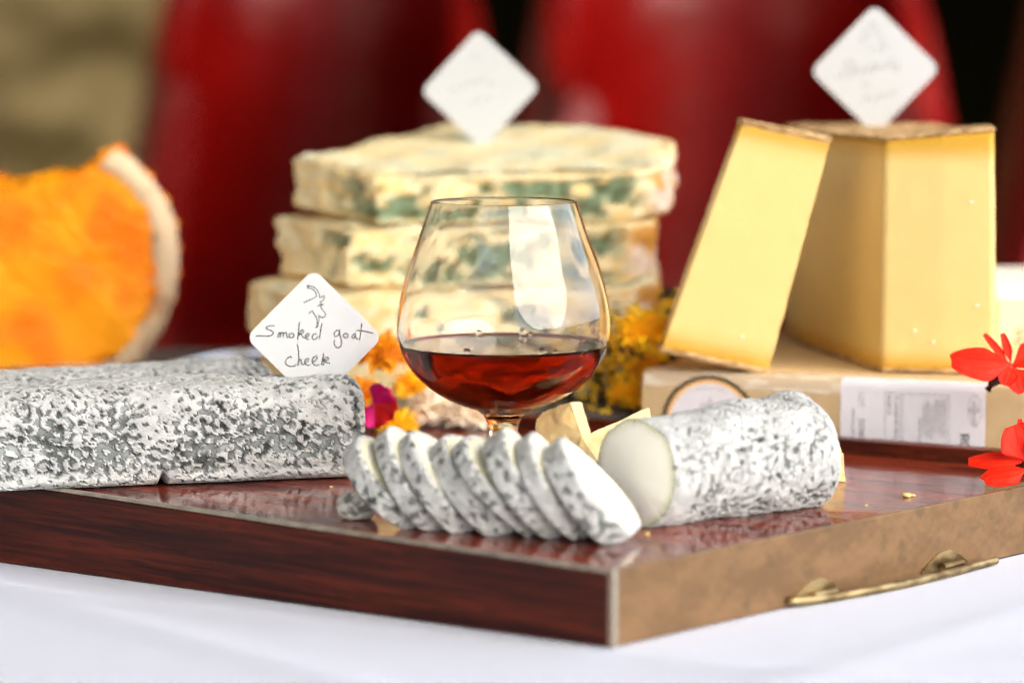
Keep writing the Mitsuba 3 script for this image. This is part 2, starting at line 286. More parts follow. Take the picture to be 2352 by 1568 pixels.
# the brass bail handle low on the brass side
def on_side(s, out, z): q = C0 + RD * s - nr * out; return np.array([q[0], q[1], z])
zc = lambda s, o: float(cloth_z(*(C0 + RD * s - nr * o)))
hp = [on_side(0.089, 0.001, zc(.089, 0) + 0.0030), on_side(0.093, 0.003, zc(.093, 0) + 0.0026), on_side(0.106, 0.0045, zc(.106, 0) + 0.0020), on_side(0.124, 0.0070, zc(.124, .01) + 0.0018), on_side(0.146, 0.0085, zc(.146, .01) + 0.0018),
      on_side(0.170, 0.0080, zc(.170, .01) + 0.0018), on_side(0.192, 0.0065, zc(.192, .01) + 0.0018), on_side(0.2035, 0.0060, zc(.2035, .01) + 0.0018)]
d = np.linspace(0, 1, len(hp)); hp = CubicSpline(d, np.array(hp))(np.linspace(0, 1, 60))
hdl = obj('handle', tube(hp, 0.0014, 10), 'bright_brass', tray, smooth=50)
for s in (0.1035, 0.1785):
    tri = Polygon([(-0.013, 0), (0.014, 0), (0.010, 0.0026), (0.003, 0.0056), (-0.003, 0.0050), (-0.009, 0.0022)]).buffer(0.0006)
    m = trimesh.creation.extrude_polygon(tri, 0.0007, engine='earcut')
    b = on_side(s, 0.0001, zc(s, 0) + 0.0022); m.apply_transform(frame(b, [*RD, 0], [0, 0, 1], [-nr[0], -nr[1], 0])); obj('handle_plate', m, 'bright_brass', tray)
    k = trimesh.creation.cylinder(0.0015, 0.012, sections=16); k.apply_transform(trimesh.transformations.rotation_matrix(np.pi / 2, [0, 1, 0])); k.apply_transform(frame(on_side(s + 0.002, 0.0028, zc(s, 0) + 0.0030), [*RD, 0], [0, 0, 1], [-nr[0], -nr[1], 0]))
    obj('hinge_barrel', k, 'bright_brass', tray, smooth=40)

# ------------------------------------------------------------------ ash-rind goat cheese logs
def rind_log(A, a, length, width, height, seed, e=4.2, notch=None, dark_end=True, shift=0.0):
    """A: front bottom point of the right end; a: unit axis pointing right; the log runs to the left"""
    n, m = int(length / 0.0005), 340
    b = np.array([a[1], -a[0]])                              # towards the viewer
    s = np.linspace(0, length, n); t = np.linspace(0, 2 * np.pi, m, endpoint=False)
    dt = 2 * (width + height) * 0.92 / m
    sx, sz = superellipse(np.linspace(0, 2 * np.pi, 20001), width / 2, height / 2, e)
    al = np.r_[0, np.cumsum(np.hypot(np.diff(sx), np.diff(sz)))]; al /= al[-1]
    sx, sz = np.interp(t / (2 * np.pi), al, sx), np.interp(t / (2 * np.pi), al, sz)
    up = sz / (height / 2)
    front = sx > 0
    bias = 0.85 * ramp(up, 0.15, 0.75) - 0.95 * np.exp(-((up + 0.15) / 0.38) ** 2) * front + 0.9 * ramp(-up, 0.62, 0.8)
    bias = bias - 1.5 * np.exp(-((np.hypot(sx + width / 2, sz - height / 2) - 0.002) / 0.004) ** 2)      # colour darkened along the back top edge, to part the two logs
    B = bias[None] + np.zeros((n, 1)) + shift; sl = (s / length)[:, None]
    B = B + 0.5 * ramp(sl, 0.55, 0.9) * (up[None] > -0.3) + 0.45 + 0.35 * ramp(-sl, -0.30, -0.05) * (up[None] > -0.1)
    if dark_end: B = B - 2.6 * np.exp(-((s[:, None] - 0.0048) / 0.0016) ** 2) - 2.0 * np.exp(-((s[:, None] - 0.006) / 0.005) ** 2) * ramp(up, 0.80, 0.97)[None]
    h, col = rind_field(n, m, length / n, dt, seed, B)
    rr = 0.0065; k = np.ones(n)
    for d in (s, length - s): k = np.minimum(k, np.where(d < rr, np.sqrt(np.maximum(1 - (1 - d / rr) ** 2, 0)), 1))
    kk = (1 - (1 - k) * rr / (height / 2))[:, None]; kk[[0, -1]] *= 0.999
    inner = np.where(k < 0.02, 0.5, 1.0)[:, None]
    lump = low_noise(n, m, length / n, dt, 0.02, seed + 9) * 0.00045
    bulge = 1 + 0.05 * np.exp(-((up + 0.86) / 0.10) ** 2)[None] - 0.035 * np.exp(-((up + 0.66) / 0.10) ** 2)[None]   # the lip it has settled onto
    r = kk * bulge
    X, Zz = sx[None] * r, sz[None] * kk
    L = np.hypot(X, Zz) + 1e-9; off = (h * 0.0012 - 0.0006 + lump) * ramp(Zz, -height / 2, -height / 2 + 0.003) * k[:, None]
    X, Zz = X * (1 + off / L), Zz * (1 + off / L)
    if notch: 
        g = np.exp(-((s - notch) / 0.0013) ** 2)[:, None] * ramp(-up, 0.5, 0.9)[None]
        X = X - g * 0.003 * (X > 0); Zz = Zz + g * 0.0020; col = col * (1 - 0.75 * g[..., None])
    Zz = Zz + height / 2
    c = np.array(A) - b * width / 2
    P = np.stack([c[0] - a[0] * s[:, None] + b[0] * X, c[1] - a[1] * s[:, None] + b[1] * X, np.maximum(Zz, 0.0002)], -1)
    cap0, cap1 = P[:1].mean(1, keepdims=True), P[-1:].mean(1, keepdims=True)
    P = np.concatenate([np.repeat(cap0, m, 1), P, np.repeat(cap1, m, 1)]); col = np.concatenate([col[:1], col, col[-1:]])
    v, f = grid(P, wrap_v=True)
    if tm((v, f)).volume < 0: f = f[:, ::-1]
    return (v, f), col.reshape(-1, 3)
vf, col = rind_log((-0.0545, 1.0691), np.array([0.9655, 0.2604]), 0.185, 0.044, 0.0385, 11, notch=0.0785)
obj('goat_cheese_log', vf, 'rind_mat', smooth=True, color=col, label='whole ash grey goat cheese log at front left, with a name card stuck in it', cat='cheese')
vf, col = rind_log((-0.0945, 1.1490), np.array([0.882, 0.471]), 0.16, 0.040, 0.0358, 23, e=3.2, shift=-0.55)
obj('goat_cheese_log', vf, 'rind_mat', smooth=True, color=col, label='second grey goat cheese log lying behind the front one, only its top showing', cat='cheese')

# the cut log on the right, with its slices fanned out in a row
def cut_log():
    t0 = thing('cut_goat_cheese', 'shorter grey goat cheese log cut open, its round white face beside the slices', 'cheese')
    a = np.array([0.826, 0.564]); b = np.array([a[1], -a[0]]); c = np.array([0.0425, 0.9695]); length = 0.081
    n, m = 230, 260; s = np.linspace(0, length, n); t = np.linspace(0, 2 * np.pi, m, endpoint=False)
    R0, R1_ = 0.0184, 0.0208; dt = 2 * np.pi * 0.0195 / m
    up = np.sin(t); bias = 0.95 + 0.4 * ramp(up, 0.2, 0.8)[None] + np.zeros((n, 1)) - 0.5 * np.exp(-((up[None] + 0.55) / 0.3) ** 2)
    h, col = rind_field(n, m, length / n, dt, 41, bias + 0.55, 0.0048, 1.0, 1.0)
    rad = R0 + (R1_ - R0) * ramp(s, 0.0, length)
    rr = 0.010; d = length - s; k = np.where(d < rr, np.sqrt(np.maximum(1 - (1 - d / rr) ** 2, 0)), 1); rad = rad * (1 - (1 - k) * 0.55)
    r = rad[:, None] + (h * 0.0011 - 0.0005) * np.maximum(k, 0.1)[:, None] + low_noise(n, m, length / n, dt, 0.018, 44) * 0.0004
    sx, sz = superellipse(t, 1.0, 1.0, 2.25)
    lat, zz = r * sx[None], r * sz[None]
    zz = np.maximum(zz + (rad[:, None] * 0.985), 0.0002)
    skew = np.tan(np.radians(9)) * (1 - s / length)[:, None]
    ss = s[:, None] + lat * skew + (zz - 0.018) * 0.06 * (1 - s / length)[:, None]
    P = np.stack([c[0] + a[0] * ss + b[0] * lat, c[1] + a[1] * ss + b[1] * lat, zz], -1)
    end = np.repeat(P[-1:].mean(1, keepdims=True), m, 1)
    Pr = np.concatenate([P, P[-1:] * 0.5 + end * 0.5, end]); cr = np.concatenate([col, col[-1:], col[-1:]])
    v, f = grid(Pr, wrap_v=True)
    if tm((v, f)).volume < 0: f = f[:, ::-1]
    obj('rind', (v, f), 'rind_mat', t0, smooth=True, color=cr.reshape(-1, 3))
    f0 = P[0]; ctr = f0.mean(0); rows, cc = [], []
    nrm = np.array([-a[0], -a[1], 0])
    for q in (0.992, 0.96, 0.9, 0.8, 0.65, 0.5, 0.35, 0.2, 0.08):
        row = ctr + (f0 - ctr) * q; row = row + nrm * (0.0002 * (1 - q ** 6) + 0.0007 * (meshkit.fbm(row * 190, 3, 3) - 0.5))[:, None]
        rows.append(row); cc.append(lerp((0.93, 0.93, 0.85), (0.55, 0.57, 0.40), np.full(m, ramp(np.array(q), 0.84, 0.995))))
    v, f = closed_fan(np.array(rows)); cc.append(cc[-1][:1])
    obj('cut_face', (v, f), 'paste_mat', t0, smooth=True, color=np.vstack(cc), label='smooth white cut face')
cut_log()
def cheese_slice(base, R, th, beta, tau, roll, seed, label):
    t0 = thing('cheese_slice', label, 'cheese slice', 'goat cheese slices fanned out in a row')
    n = np.array([math.cos(beta) * math.cos(tau), -math.sin(beta) * math.cos(tau), math.sin(tau)])
    w = np.array([0, 0, 1.0]) - n * n[2]; w /= np.linalg.norm(w); u = np.cross(w, n)
    m = 200; t = np.linspace(0, 2 * np.pi, m, endpoint=False)
    prof = [(-0.0016, -0.5), (-0.0006, -0.5), (-0.0001, -0.42)] + [(0, x) for x in np.linspace(-0.34, 0.34, 14)] + [(-0.0001, 0.42), (-0.0006, 0.5), (-0.0016, 0.5)]
    K = len(prof); h, col = rind_field(64, m, th / K, 2 * np.pi * R / m, seed, np.full((64, m), 1.45) - 0.3 * np.exp(-((np.sin(t) + 0.3) / 0.5) ** 2)[None], 0.0046, 1.0, 0.6)
    h, col = h[:K], col[:K]
    rng = np.random.default_rng(seed); lob = 1 + 0.025 * np.sin(2 * t + rng.uniform(0, 6)) + 0.015 * np.sin(3 * t + rng.uniform(0, 6))
    P = np.zeros((K, m, 3)); flat = np.maximum(np.sin(t), -0.93)
    for k, (dr, x) in enumerate(prof):
        r = (R * lob + dr + (h[k] * 0.0009 - 0.0004) * (abs(x) < 0.45))
        P[k] = base + w * R * 0.93 * 1.13 + np.outer(r * np.cos(t), u) + np.outer(r * 1.13 * flat, w) + np.outer(np.full(m, x * th) + 0.0008 * np.sin(t * 2 + seed), n)
    P[..., 2] = np.maximum(P[..., 2], 0.0003)
    v, f = grid(P, wrap_v=True)
    if tm((v, f)).volume < 0: f = f[:, ::-1]
    obj('rind', (v, f), 'rind_mat', t0, smooth=True, color=col.reshape(-1, 3))
    for e, sg in ((0, -1), (K - 1, 1)):
        f0 = P[e]; c = f0.mean(0); rows, cc = [], []
        for q in (1.0, 0.93, 0.8, 0.6, 0.4, 0.2):
            row = c + (f0 - c) * q; rows.append(row + n * sg * 0.0005 * (1 - q ** 8)); cc.append(lerp((0.74, 0.745, 0.65), (0.58, 0.55, 0.34), np.full(m, ramp(np.array(q), 0.85, 1.0))))
        cc.append(cc[-1][:1]); obj('cut_face', closed_fan(np.array(rows)), 'paste_mat', t0, smooth=True, color=np.vstack(cc))
rng = np.random.default_rng(5); THS = [0.0094, 0.0070, 0.0092, 0.0060, 0.0098, 0.0078, 0.0072, 0.0082]; QS = [0, 0.150, 0.275, 0.400, 0.520, 0.680, 0.800, 0.930]
ordn = ['first', 'second', 'third', 'fourth', 'fifth', 'sixth', 'seventh', 'eighth']
H0, A0 = np.array([0.0362, 0.9420]), np.array([-0.0385, 0.9725])
for i in range(8):
    q = QS[i]; p = H0 + (A0 - H0) * q
    lab = f'thin round goat cheese slice with grey rind, {ordn[i]} from the cut log in the row' if i else 'thin round goat cheese slice nearest the cut log, its white face wholly in view'
    if i == 7: lab = 'last round goat cheese slice at the left end of the leaning row'
    Rs, tau = 0.0188 - 0.0010 * q + rng.uniform(-.0003, .0003), math.radians(38 + 4 * q + rng.uniform(-4, 4))
    cheese_slice(np.array([p[0] + 0.0175 * 1.12 * (math.sin(tau) - 0.515), p[1], 0.0004]), Rs, THS[i], math.radians(12 + 10 * q + rng.uniform(-5, 5)), tau, 0, 60 + i, lab)
# the log's end piece left at the end of the row
s = trimesh.creation.icosphere(4, 1.0); v = s.vertices * [0.0072, 0.007, 0.0052]
hh = meshkit.fbm(v * 420, 3, 9); msk = ramp(hh, 0.42, 0.52); v = v * (1 + 0.10 * (msk - 0.5))[:, None]; v[:, 2] = np.maximum(v[:, 2] + 0.0046, 0.0003)
obj('cheese_end_piece', (v + [-0.0545, 0.9840, 0], s.faces), 'rind_mat', smooth=True, color=lerp((0.22, 0.23, 0.21), (0.70, 0.71, 0.66), msk), label='small crumbly grey rind end piece beside the last slice', cat='cheese')

# ------------------------------------------------------------------ crumbs and chunks of hard cheese on the tray
PALE, AMBER = np.array([0.76, 0.565, 0.215]), np.array([0.62, 0.345, 0.03])
def chunk(name, pts, label, catg, seed, group=None):
    h = trimesh.Trimesh(np.array(pts)).convex_hull; v, f = trimesh.remesh.subdivide_to_size(h.vertices, h.faces, 0.0018)
    m = trimesh.Trimesh(v, f); v = np.array(m.vertices); v = displace(v, m.faces, 0.0009, 200, seed); v[:, 2] = np.maximum(v[:, 2], 0.0003)
    col = lerp((0.86, 0.72, 0.40), (0.80, 0.60, 0.24), meshkit.fbm(v * 90, 3, seed))
    obj(name, (v, m.faces), 'waxy_mat', color=col, label=label, cat=catg, group=group)
chunk('cheese_chunk', [(0.006, 1.086, 0), (0.032, 1.080, 0), (0.034, 1.100, 0), (0.010, 1.108, 0), (0.0095, 1.088, 0.021), (0.0225, 1.082, 0.0285), (0.0275, 1.096, 0.0265), (0.012, 1.102, 0.022)], 'yellow hard cheese chunk directly behind the stem of the glass', 'cheese', 3)
chunk('cheese_chunk', [(0.020, 1.040, 0), (0.040, 1.032, 0), (0.058, 1.060, 0), (0.052, 1.070, 0), (0.022, 1.047, 0.0150), (0.026, 1.045, 0.0200), (0.0520, 1.064, 0.0290), (0.0525, 1.066, 0.0250)], 'thin pointed slice of yellow cheese behind the white cut face', 'cheese', 4)
chunk('cheese_chunk', [(0.108, 1.068, 0), (0.1268, 1.064, 0), (0.1268, 1.082, 0), (0.110, 1.084, 0), (0.109, 1.070, 0.0128), (0.1262, 1.066, 0.0110), (0.1258, 1.080, 0.0118), (0.110, 1.082, 0.0125)], 'small yellow cheese block peeking out right of the cut goat cheese log', 'cheese', 5)
CL = ['pale cheese crumb lying on the bare tray left of the red blossom', 'tiny crumb close behind the larger one by the red blossom', 'tiny crumb at the right end of the cut log', 'tiny crumb at the foot of the front log', 'tiny crumb in front of the row of slices', 'tiny crumb under the white cut face']
for i, (x, y, r) in enumerate([(0.1455, 1.030, 0.0016), (0.148, 1.0315, 0.0009), (0.128, 1.010, 0.0006), (-0.068, 1.052, 0.0007), (0.024, 0.945, 0.0009), (0.046, 0.951, 0.0008)]):
    s = trimesh.creation.icosphere(1, r); v = s.vertices * [1.2, 0.9, 0.6]; v = displace(v, s.faces, r * 0.3, 900, i); v[:, 2] = np.maximum(v[:, 2] + r * 0.5, 0.0002)
    obj('cheese_crumb', (v + [x, y, 0], s.faces), 'waxy_mat', color=np.tile(PALE, (len(v), 1)), label=CL[i], cat='crumb', group='crumbs scattered on the tray')

# ------------------------------------------------------------------ the box under the tall cheese
BL, BR = np.array([0.0553, 1.1930]), np.array([0.2160, 1.1268]); bd = (BR - BL) / np.linalg.norm(BR - BL); bn = np.array([bd[1], -bd[0]])  # bn towards the viewer
BT = 0.0277
carton = thing('cardboard_box', 'flat kraft cardboard box with round and white labels under the tall cheese', 'box')
poly = [BL, BR, BR - bn * 0.17, BL - bn * 0.17]
v, f = prism(poly, [(-0.026, 0), (BT - 0.006, 0), (BT - 0.0022, 0.0004), (BT - 0.0006, 0.0014), (BT, 0.0034)], 0.004)
obj('body', (v, f), 'kraft_mat', carton, smooth=35)
tp = [np.r_[BL + bd * 0.001 + bn * 0.0003, BT - 0.0068], np.r_[BR - bd * 0.001 + bn * 0.0003, BT - 0.0068]]
def strip(prof, a, b, n=60, seed=0):
    t = np.linspace(0, 1, n)[:, None]; P = []
    for o, z in prof:
        base = a + (b - a) * t + bn * o; P.append(np.c_[base, np.full(n, z) + 0.0003 * (meshkit.noise(np.c_[base * 180, np.full(n, seed)], seed) - 0.5)])
    return tm(grid(np.array(P)))
obj('tape', strip([(0.0004, BT - 0.0062), (0.0004, BT - 0.0030), (-0.0006, BT - 0.0008), (-0.0022, BT + 0.0004), (-0.012, BT + 0.0006)], BL + bd * 0.001, BL + bd * 0.098, 60, 4), 'tape_mat', carton, smooth=50)
bM = lambda s, z, out: frame([*(BL + bd * s + bn * out), z], [*bd, 0], [0, 0, 1], [*bn, 0])
def plate(shape, s, z, out, mat, name, parent, depth=0.0002, **k):
    m = trimesh.creation.extrude_polygon(shape, depth, engine='earcut'); m.apply_transform(bM(s, z, out)); return obj(name, m, mat, parent, **k)
rs, rz, rr_ = 0.0305, 0.0055, 0.0213
rl = plate(Point(0, 0).buffer(rr_, quad_segs=24).difference(Point(0, 0).buffer(rr_ - 0.0016, quad_segs=24)), rs, rz, 0.0005, 'ring_black', 'round_label', carton, label='round white label with black and orange rings')
plate(Point(0, 0).buffer(rr_ - 0.0016, quad_segs=24).difference(Point(0, 0).buffer(rr_ - 0.0033, quad_segs=24)), rs, rz, 0.0005, 'ring_orange', 'orange_ring', rl)
plate(Point(0, 0).buffer(rr_ - 0.0033, quad_segs=24), rs, rz, 0.0005, 'label_paper', 'paper', rl)
em = unary_union([sbox(-0.0042, -0.0003, -0.0009, 0.0003), sbox(0.0009, -0.0003, 0.0042, 0.0003), sbox(-0.0003, 0.0009, 0.0003, 0.0036), sbox(-0.0003, -0.0036, 0.0003, -0.0009), Point(0, 0).buffer(0.0006)])
for k in range(-3, 4): em = em.union(sbox(-0.0006 + k * 0.0013, -0.0014, -0.0001 + k * 0.0013, -0.0011)).union(sbox(-0.0006 + k * 0.0011, 0.0011, 0.0 + k * 0.0011, 0.0014))
def multi(shape, depth): return cat(*[trimesh.creation.extrude_polygon(g, depth, engine='earcut') for g in getattr(shape, 'geoms', [shape])])
m = multi(em, 0.0001); m.apply_transform(bM(rs, rz + 0.0085, 0.0007)); obj('emblem', m, 'grey_print_mat', rl)
arc = [((rr_ - 0.0052) * math.cos(a), (rr_ - 0.0052) * math.sin(a)) for a in np.radians(np.linspace(62, 118, 22))]
m = cat(*[multi(Point(*q).buffer(0.00028, quad_segs=2), 0.0001) for q in arc]); m.apply_transform(bM(rs, rz, 0.0007)); obj('lettering', m, 'grey_print_mat', rl, kind='stuff')
m = meshkit.text_mesh('LAIT CRU', 0.0011, 0.0001); m.apply_translation((-m.bounds[:, 0].mean(), 0, 0)); m.apply_transform(bM(rs, rz + 0.0005, 0.0007)); obj('lettering', m, 'grey_print_mat', rl)
# white label: plain paper that folds over the top edge
wl0, wl1 = 0.0872, 0.1478
lp = obj('white_label', strip([(0.0006, -0.010), (0.0006, BT - 0.0030), (-0.0003, BT - 0.0008), (-0.0018, BT + 0.0005), (-0.0060, BT + 0.0007)], BL + bd * wl0, BL + bd * wl1, 80, 8), 'label_paper', carton, smooth=50, label='white printed label with small sideways text')
def side_text(txt, s, z, h, mat='print_mat', bold=False):
    m = meshkit.text_mesh(txt, h, 0.00008, bold); m.apply_transform(trimesh.transformations.rotation_matrix(-np.pi / 2, [0, 0, 1])); m.apply_transform(bM(s, z, 0.00078)); obj('lettering', m, mat, lp)
def frame_box(s0, s1, z0, z1, w=0.00022):
    g = sbox(s0, z0, s1, z1).difference(sbox(s0 + w, z0 + w, s1 - w, z1 - w)); m = multi(g, 0.00006); m.apply_transform(bM(0, 0, 0.00076)); obj('ruled_box', m, 'grey_print_mat', lp)
zt = BT - 0.0042
side_text('LOT', wl0 + 0.0078, zt - 0.0005, 0.0023, 'grey_print_mat'); side_text('DDM: 12', wl0 + 0.0080, zt - 0.0115, 0.0023)
side_text('Emb 25 consommer', wl0 + 0.0050, zt - 0.0078, 0.0011)
side_text('\u00c0 conserver de 4', wl0 + 0.0230, zt - 0.0012, 0.0016); side_text('avant le', wl0 + 0.0200, zt - 0.0012, 0.0016)
frame_box(wl0 + 0.0187, wl0 + 0.0256, -0.012, zt)
frame_box(wl0 + 0.0262, wl0 + 0.0457, -0.012, zt)
for i, (txt, dz) in enumerate([('Ingr\u00e9dients : lait de vache', .0018), ('pasteuris\u00e9, sel, pr\u00e9sure,', .0024), ('ferments lactiques, lait', .0018), ('120g / pi\u00e8ce, teneur en', .0038), ('mati\u00e8res grasses naturel', .0028), ('24 % / prot\u00e9ines 17', .0044), ('Poids net 190 g', .0098)]):
    side_text(txt, wl0 + 0.0434 - 0.00172 * i, zt - dz, 0.00095, 'print_mat')
a = np.linspace(0, 2 * np.pi, 41)[:-1]
ov = Polygon(np.c_[0.0028 * np.cos(a), 0.0066 * np.sin(a)]); m = multi(ov.difference(ov.buffer(-0.0002)), 0.00006); m.apply_transform(bM(wl0 + 0.0562, zt - 0.0058, 0.00076)); obj('oval_stamp', m, 'grey_print_mat', lp)
side_text('FR', wl0 + 0.0570, zt - 0.0045, 0.0012); side_text('37.080.032', wl0 + 0.0554, zt - 0.0020, 0.0013); side_text('CE', wl0 + 0.0540, zt - 0.0046, 0.0012)
side_text('ROULE', wl0 + 0.0505, zt - 0.0152, 0.0036, 'ring_black', True)

# ------------------------------------------------------------------ the tall hard cheese: a wedge, a slab leaning on it
def cheese_color(dist, rind_d=0.003, v=None, seed=0):
    c = lerp(AMBER, PALE, ramp(dist, 0.0005, 0.011)); return c * (0.97 + 0.06 * meshkit.fbm(v * 70, 3, seed))[:, None]
wedge = thing('hard_cheese_wedge', 'tall pale yellow hard cheese wedge with brown rind standing on the box', 'cheese')
WP = [(0.1552, 1.181), (0.1800, 1.1755), (0.2020, 1.172), (0.2090, 1.24), (0.205, 1.36), (0.140, 1.37), (0.130, 1.345), (0.1325, 1.285)]
zt_w = lambda x, y: 0.1240 + 0.026 * (y - 1.18) * 0 + 0.0 * x + 0.0035 * ramp(x, 0.16, 0.2)
zb = BT + 0.0012
def top_lift(v): return 0.104 * np.maximum(v[:, 0] - 0.155, 0) * (1 - ramp(v[:, 1], 1.19, 1.30))
rings = [(zb, 0.001)] + [(zb + 0.0025 + (0.1248 - zb - 0.0025) * k / 40, 0.0002 + 0.0026 * (k / 40) ** 2 * 0) for k in range(41)]
v, f = prism(WP, rings, 0.0025)
kx = (v[:, 2] - zb) / 0.095; v[:, 2] += kx * top_lift(v); v[:, 0] -= 0.0026 * kx * ramp(v[:, 0], 0.16, 0.205)
v = displace(v, f, 0.00035, 150, 6)
obj('paste', (v, f), 'waxy_mat', wedge, color=cheese_color(np.minimum(v[:, 2] - zb, 0.1250 - v[:, 2]), v=v, seed=1), smooth=True)
def rind_plate(name, poly, z0, z1, parent, seed, xf=None, grow=0.0004, amp=0.0007):
    v, f = prism(poly, [(z0, 0.001), (z0 + 0.0006, -grow), (z1 - 0.0006, -grow), (z1, 0.0006)], 0.0016, caps=tuple(np.linspace(0.97, 0.06, 24)))
    v = displace(v, f, amp, 420, seed); h = meshkit.fbm(v * [350, 350, 900], 3, seed)
    col = lerp((0.26, 0.145, 0.055), (0.66, 0.45, 0.22), ramp(h, 0.3, 0.7))
    if callable(xf): v[:, 2] += xf(v)
    elif xf is not None: v = trimesh.transform_points(v, xf)
    return obj(name, (v, f), 'rind_mat', parent, color=col, smooth=True)
wt = [(x - 0.0026 * ramp(x, 0.16, 0.205), y) for x, y in WP]
rind_plate('top_rind', wt, 0.1245, 0.1264, wedge, 3, top_lift, amp=0.0009)
rind_plate('bottom_rind', WP, BT + 0.0004, BT + 0.0024, wedge, 4)
for x, y, z in [(0.1685, 1.1779, 0.046), (0.1935, 1.1731, 0.057), (0.1905, 1.1738, 0.100), (0.176, 1.1763, 0.0415)]:
    s = trimesh.creation.icosphere(2, 0.0007); s.apply_translation((x, y, z)); obj('crystal', s, 'white_pack_mat', wedge, smooth=True)
slab = thing('hard_cheese_slab', 'thick pale yellow hard cheese slab leaning against the tall wedge on the box', 'cheese')
# face corners in its own plane (x, z) at y = 1.178; the rinds are its top and bottom ends
FB, FR, FT, FL = np.array([0.0627, 0.0388]), np.array([0.1075, 0.0292]), np.array([0.1322, 0.1252]), np.array([0.0955, 0.1324])
nu, nv, y0, th = 36, 80, 1.178, 0.021
u, w = np.meshgrid(np.linspace(0, 1, nu), np.linspace(0, 1, nv), indexing='ij')
def slab_pt(u, w): u, w = u[..., None], w[..., None]; return (1 - w) * ((1 - u) * FB + u * FR) + w * ((1 - u) * FL + u * FT)
q = slab_pt(u, w); per = []
outline_u = np.r_[np.linspace(0, 1, nu)[:-1], np.ones(nv - 1), np.linspace(1, 0, nu)[:-1], np.zeros(nv - 1)]; outline_w = np.r_[np.zeros(nu - 1), np.linspace(0, 1, nv)[:-1], np.ones(nu - 1), np.linspace(1, 0, nv)[:-1]]
rows, ws = [], []
def srow(k, y):
    uu, ww = 0.5 + (outline_u - 0.5) * k, 0.5 + (outline_w - 0.5) * k; p = slab_pt(uu, ww); rows.append(np.c_[p[:, 0], np.full(len(p), y), p[:, 1]]); ws.append(ww)
for k in (0.001, 0.2, 0.4, 0.6, 0.75, 0.85, 0.92, 0.96): srow(k, y0)
srow(0.992, y0); srow(1.0, y0 + 0.0005)
for y in np.linspace(y0 + 0.002, y0 + th - 0.001, 9): srow(1.0, y)
for k in (0.99, 0.9, 0.5, 0.001): srow(k, y0 + th)
v, f = grid(np.array(rows), wrap_v=True); f = f[:, ::-1] if tm((v, f)).volume < 0 else f
ws = np.concatenate(ws); v = displace(v, f, 0.00030, 150, 8)
obj('paste', (v, f), 'waxy_mat', slab, color=cheese_color(np.minimum(ws, 1 - ws) * 0.098, v=v, seed=2), smooth=True)
for nm, a_, b_, z0, z1 in (('top_rind', FL, FT, -0.0008, 0.0018), ('bottom_rind', FB, FR, -0.0019, 0.0006)):
    e = (b_ - a_) / np.linalg.norm(b_ - a_); ln = np.linalg.norm(b_ - a_)
    M = frame([a_[0], y0, a_[1]], [e[0], 0, e[1]], [0, 1, 0], [-e[1], 0, e[0]])
    rind_plate(nm, [(-0.0004, -0.0005), (ln + 0.0004, -0.0005), (ln + 0.0004, th), (-0.0004, th)], z0, z1, slab, 12, M, 0.0002, 0.0006)
s = trimesh.creation.icosphere(2, 0.0007); s.apply_translation((0.0962, y0, 0.0435)); obj('crystal', s, 'white_pack_mat', slab, smooth=True)
# cream-coloured pack half hidden behind the wedge
pk = thing('cream_pack', 'cream coloured pack with dark print half hidden at the right edge behind wedge', 'pack')
obj('carton', bx(0.2235, 0.31, 1.295, 1.40, -0.033, 0.048), 'cream_pack_mat', pk)
obj('lid', bx(0.2225, 0.311, 1.294, 1.401, 0.0482, 0.0545), 'white_pack_mat', pk)
m = meshkit.text_mesh('ZZ', 0.0055, 0.0002, True); m.apply_transform(frame([0.2305, 1.2948, 0.0285], [1, 0, 0], [0, 0, 1], [0, -1, 0])); obj('lettering', m, 'print_mat', pk)

# ------------------------------------------------------------------ the name cards
def card(o, half, label, strokes, fine, scale, cxy, width, mat, tilt=0.0, yaw=0.0, roll=0.0):
    t = thing('name_card', label, 'name card', 'white diamond name cards stuck in the cheeses')
    sq = sbox(-half, -half, half, half); k = half / math.sqrt(2); r = half * 0.16
    sq = Polygon([(-1, 0), (0, -1), (1, 0), (0, 1)]); side = half + r * 0.41
    sq = Polygon([(x * side, y * side) for x, y in sq.exterior.coords[:-1]]).buffer(-r).buffer(r, quad_segs=10)
    m = trimesh.creation.extrude_polygon(sq, 0.0007, engine='earcut')
    R = trimesh.transformations.euler_matrix(tilt, 0, yaw); M0 = frame([0, 0, 0], [1, 0, 0], [0, 0, 1], [0, -1, 0]); M = R @ M0 @ trimesh.transformations.rotation_matrix(roll, [0, 0, 1]); M[:3, 3] = o
    m.apply_transform(M); obj('board', m, 'card_mat' if mat == 'ink_mat' else 'far_card_mat', t)
    conv = lambda st: [((x - cxy[0]) * scale, (cxy[1] - y) * scale) for x, y in st]
    for nm, sts in strokes:
        g = ink([spline(conv(s)) if len(s) > 2 and nm != 'sketch_fill' else conv(s) for s in sts], width if nm != 'sketch' else width * 0.78)
        g.apply_translation((0, 0, 0.00071)); g.apply_transform(M); obj(nm, g, mat, t)
    return t
def circ(x, y, rx, ry): a = np.radians(np.arange(-60, 320, 30)); return [(x + rx * math.cos(q), y + ry * math.sin(q)) for q in a]
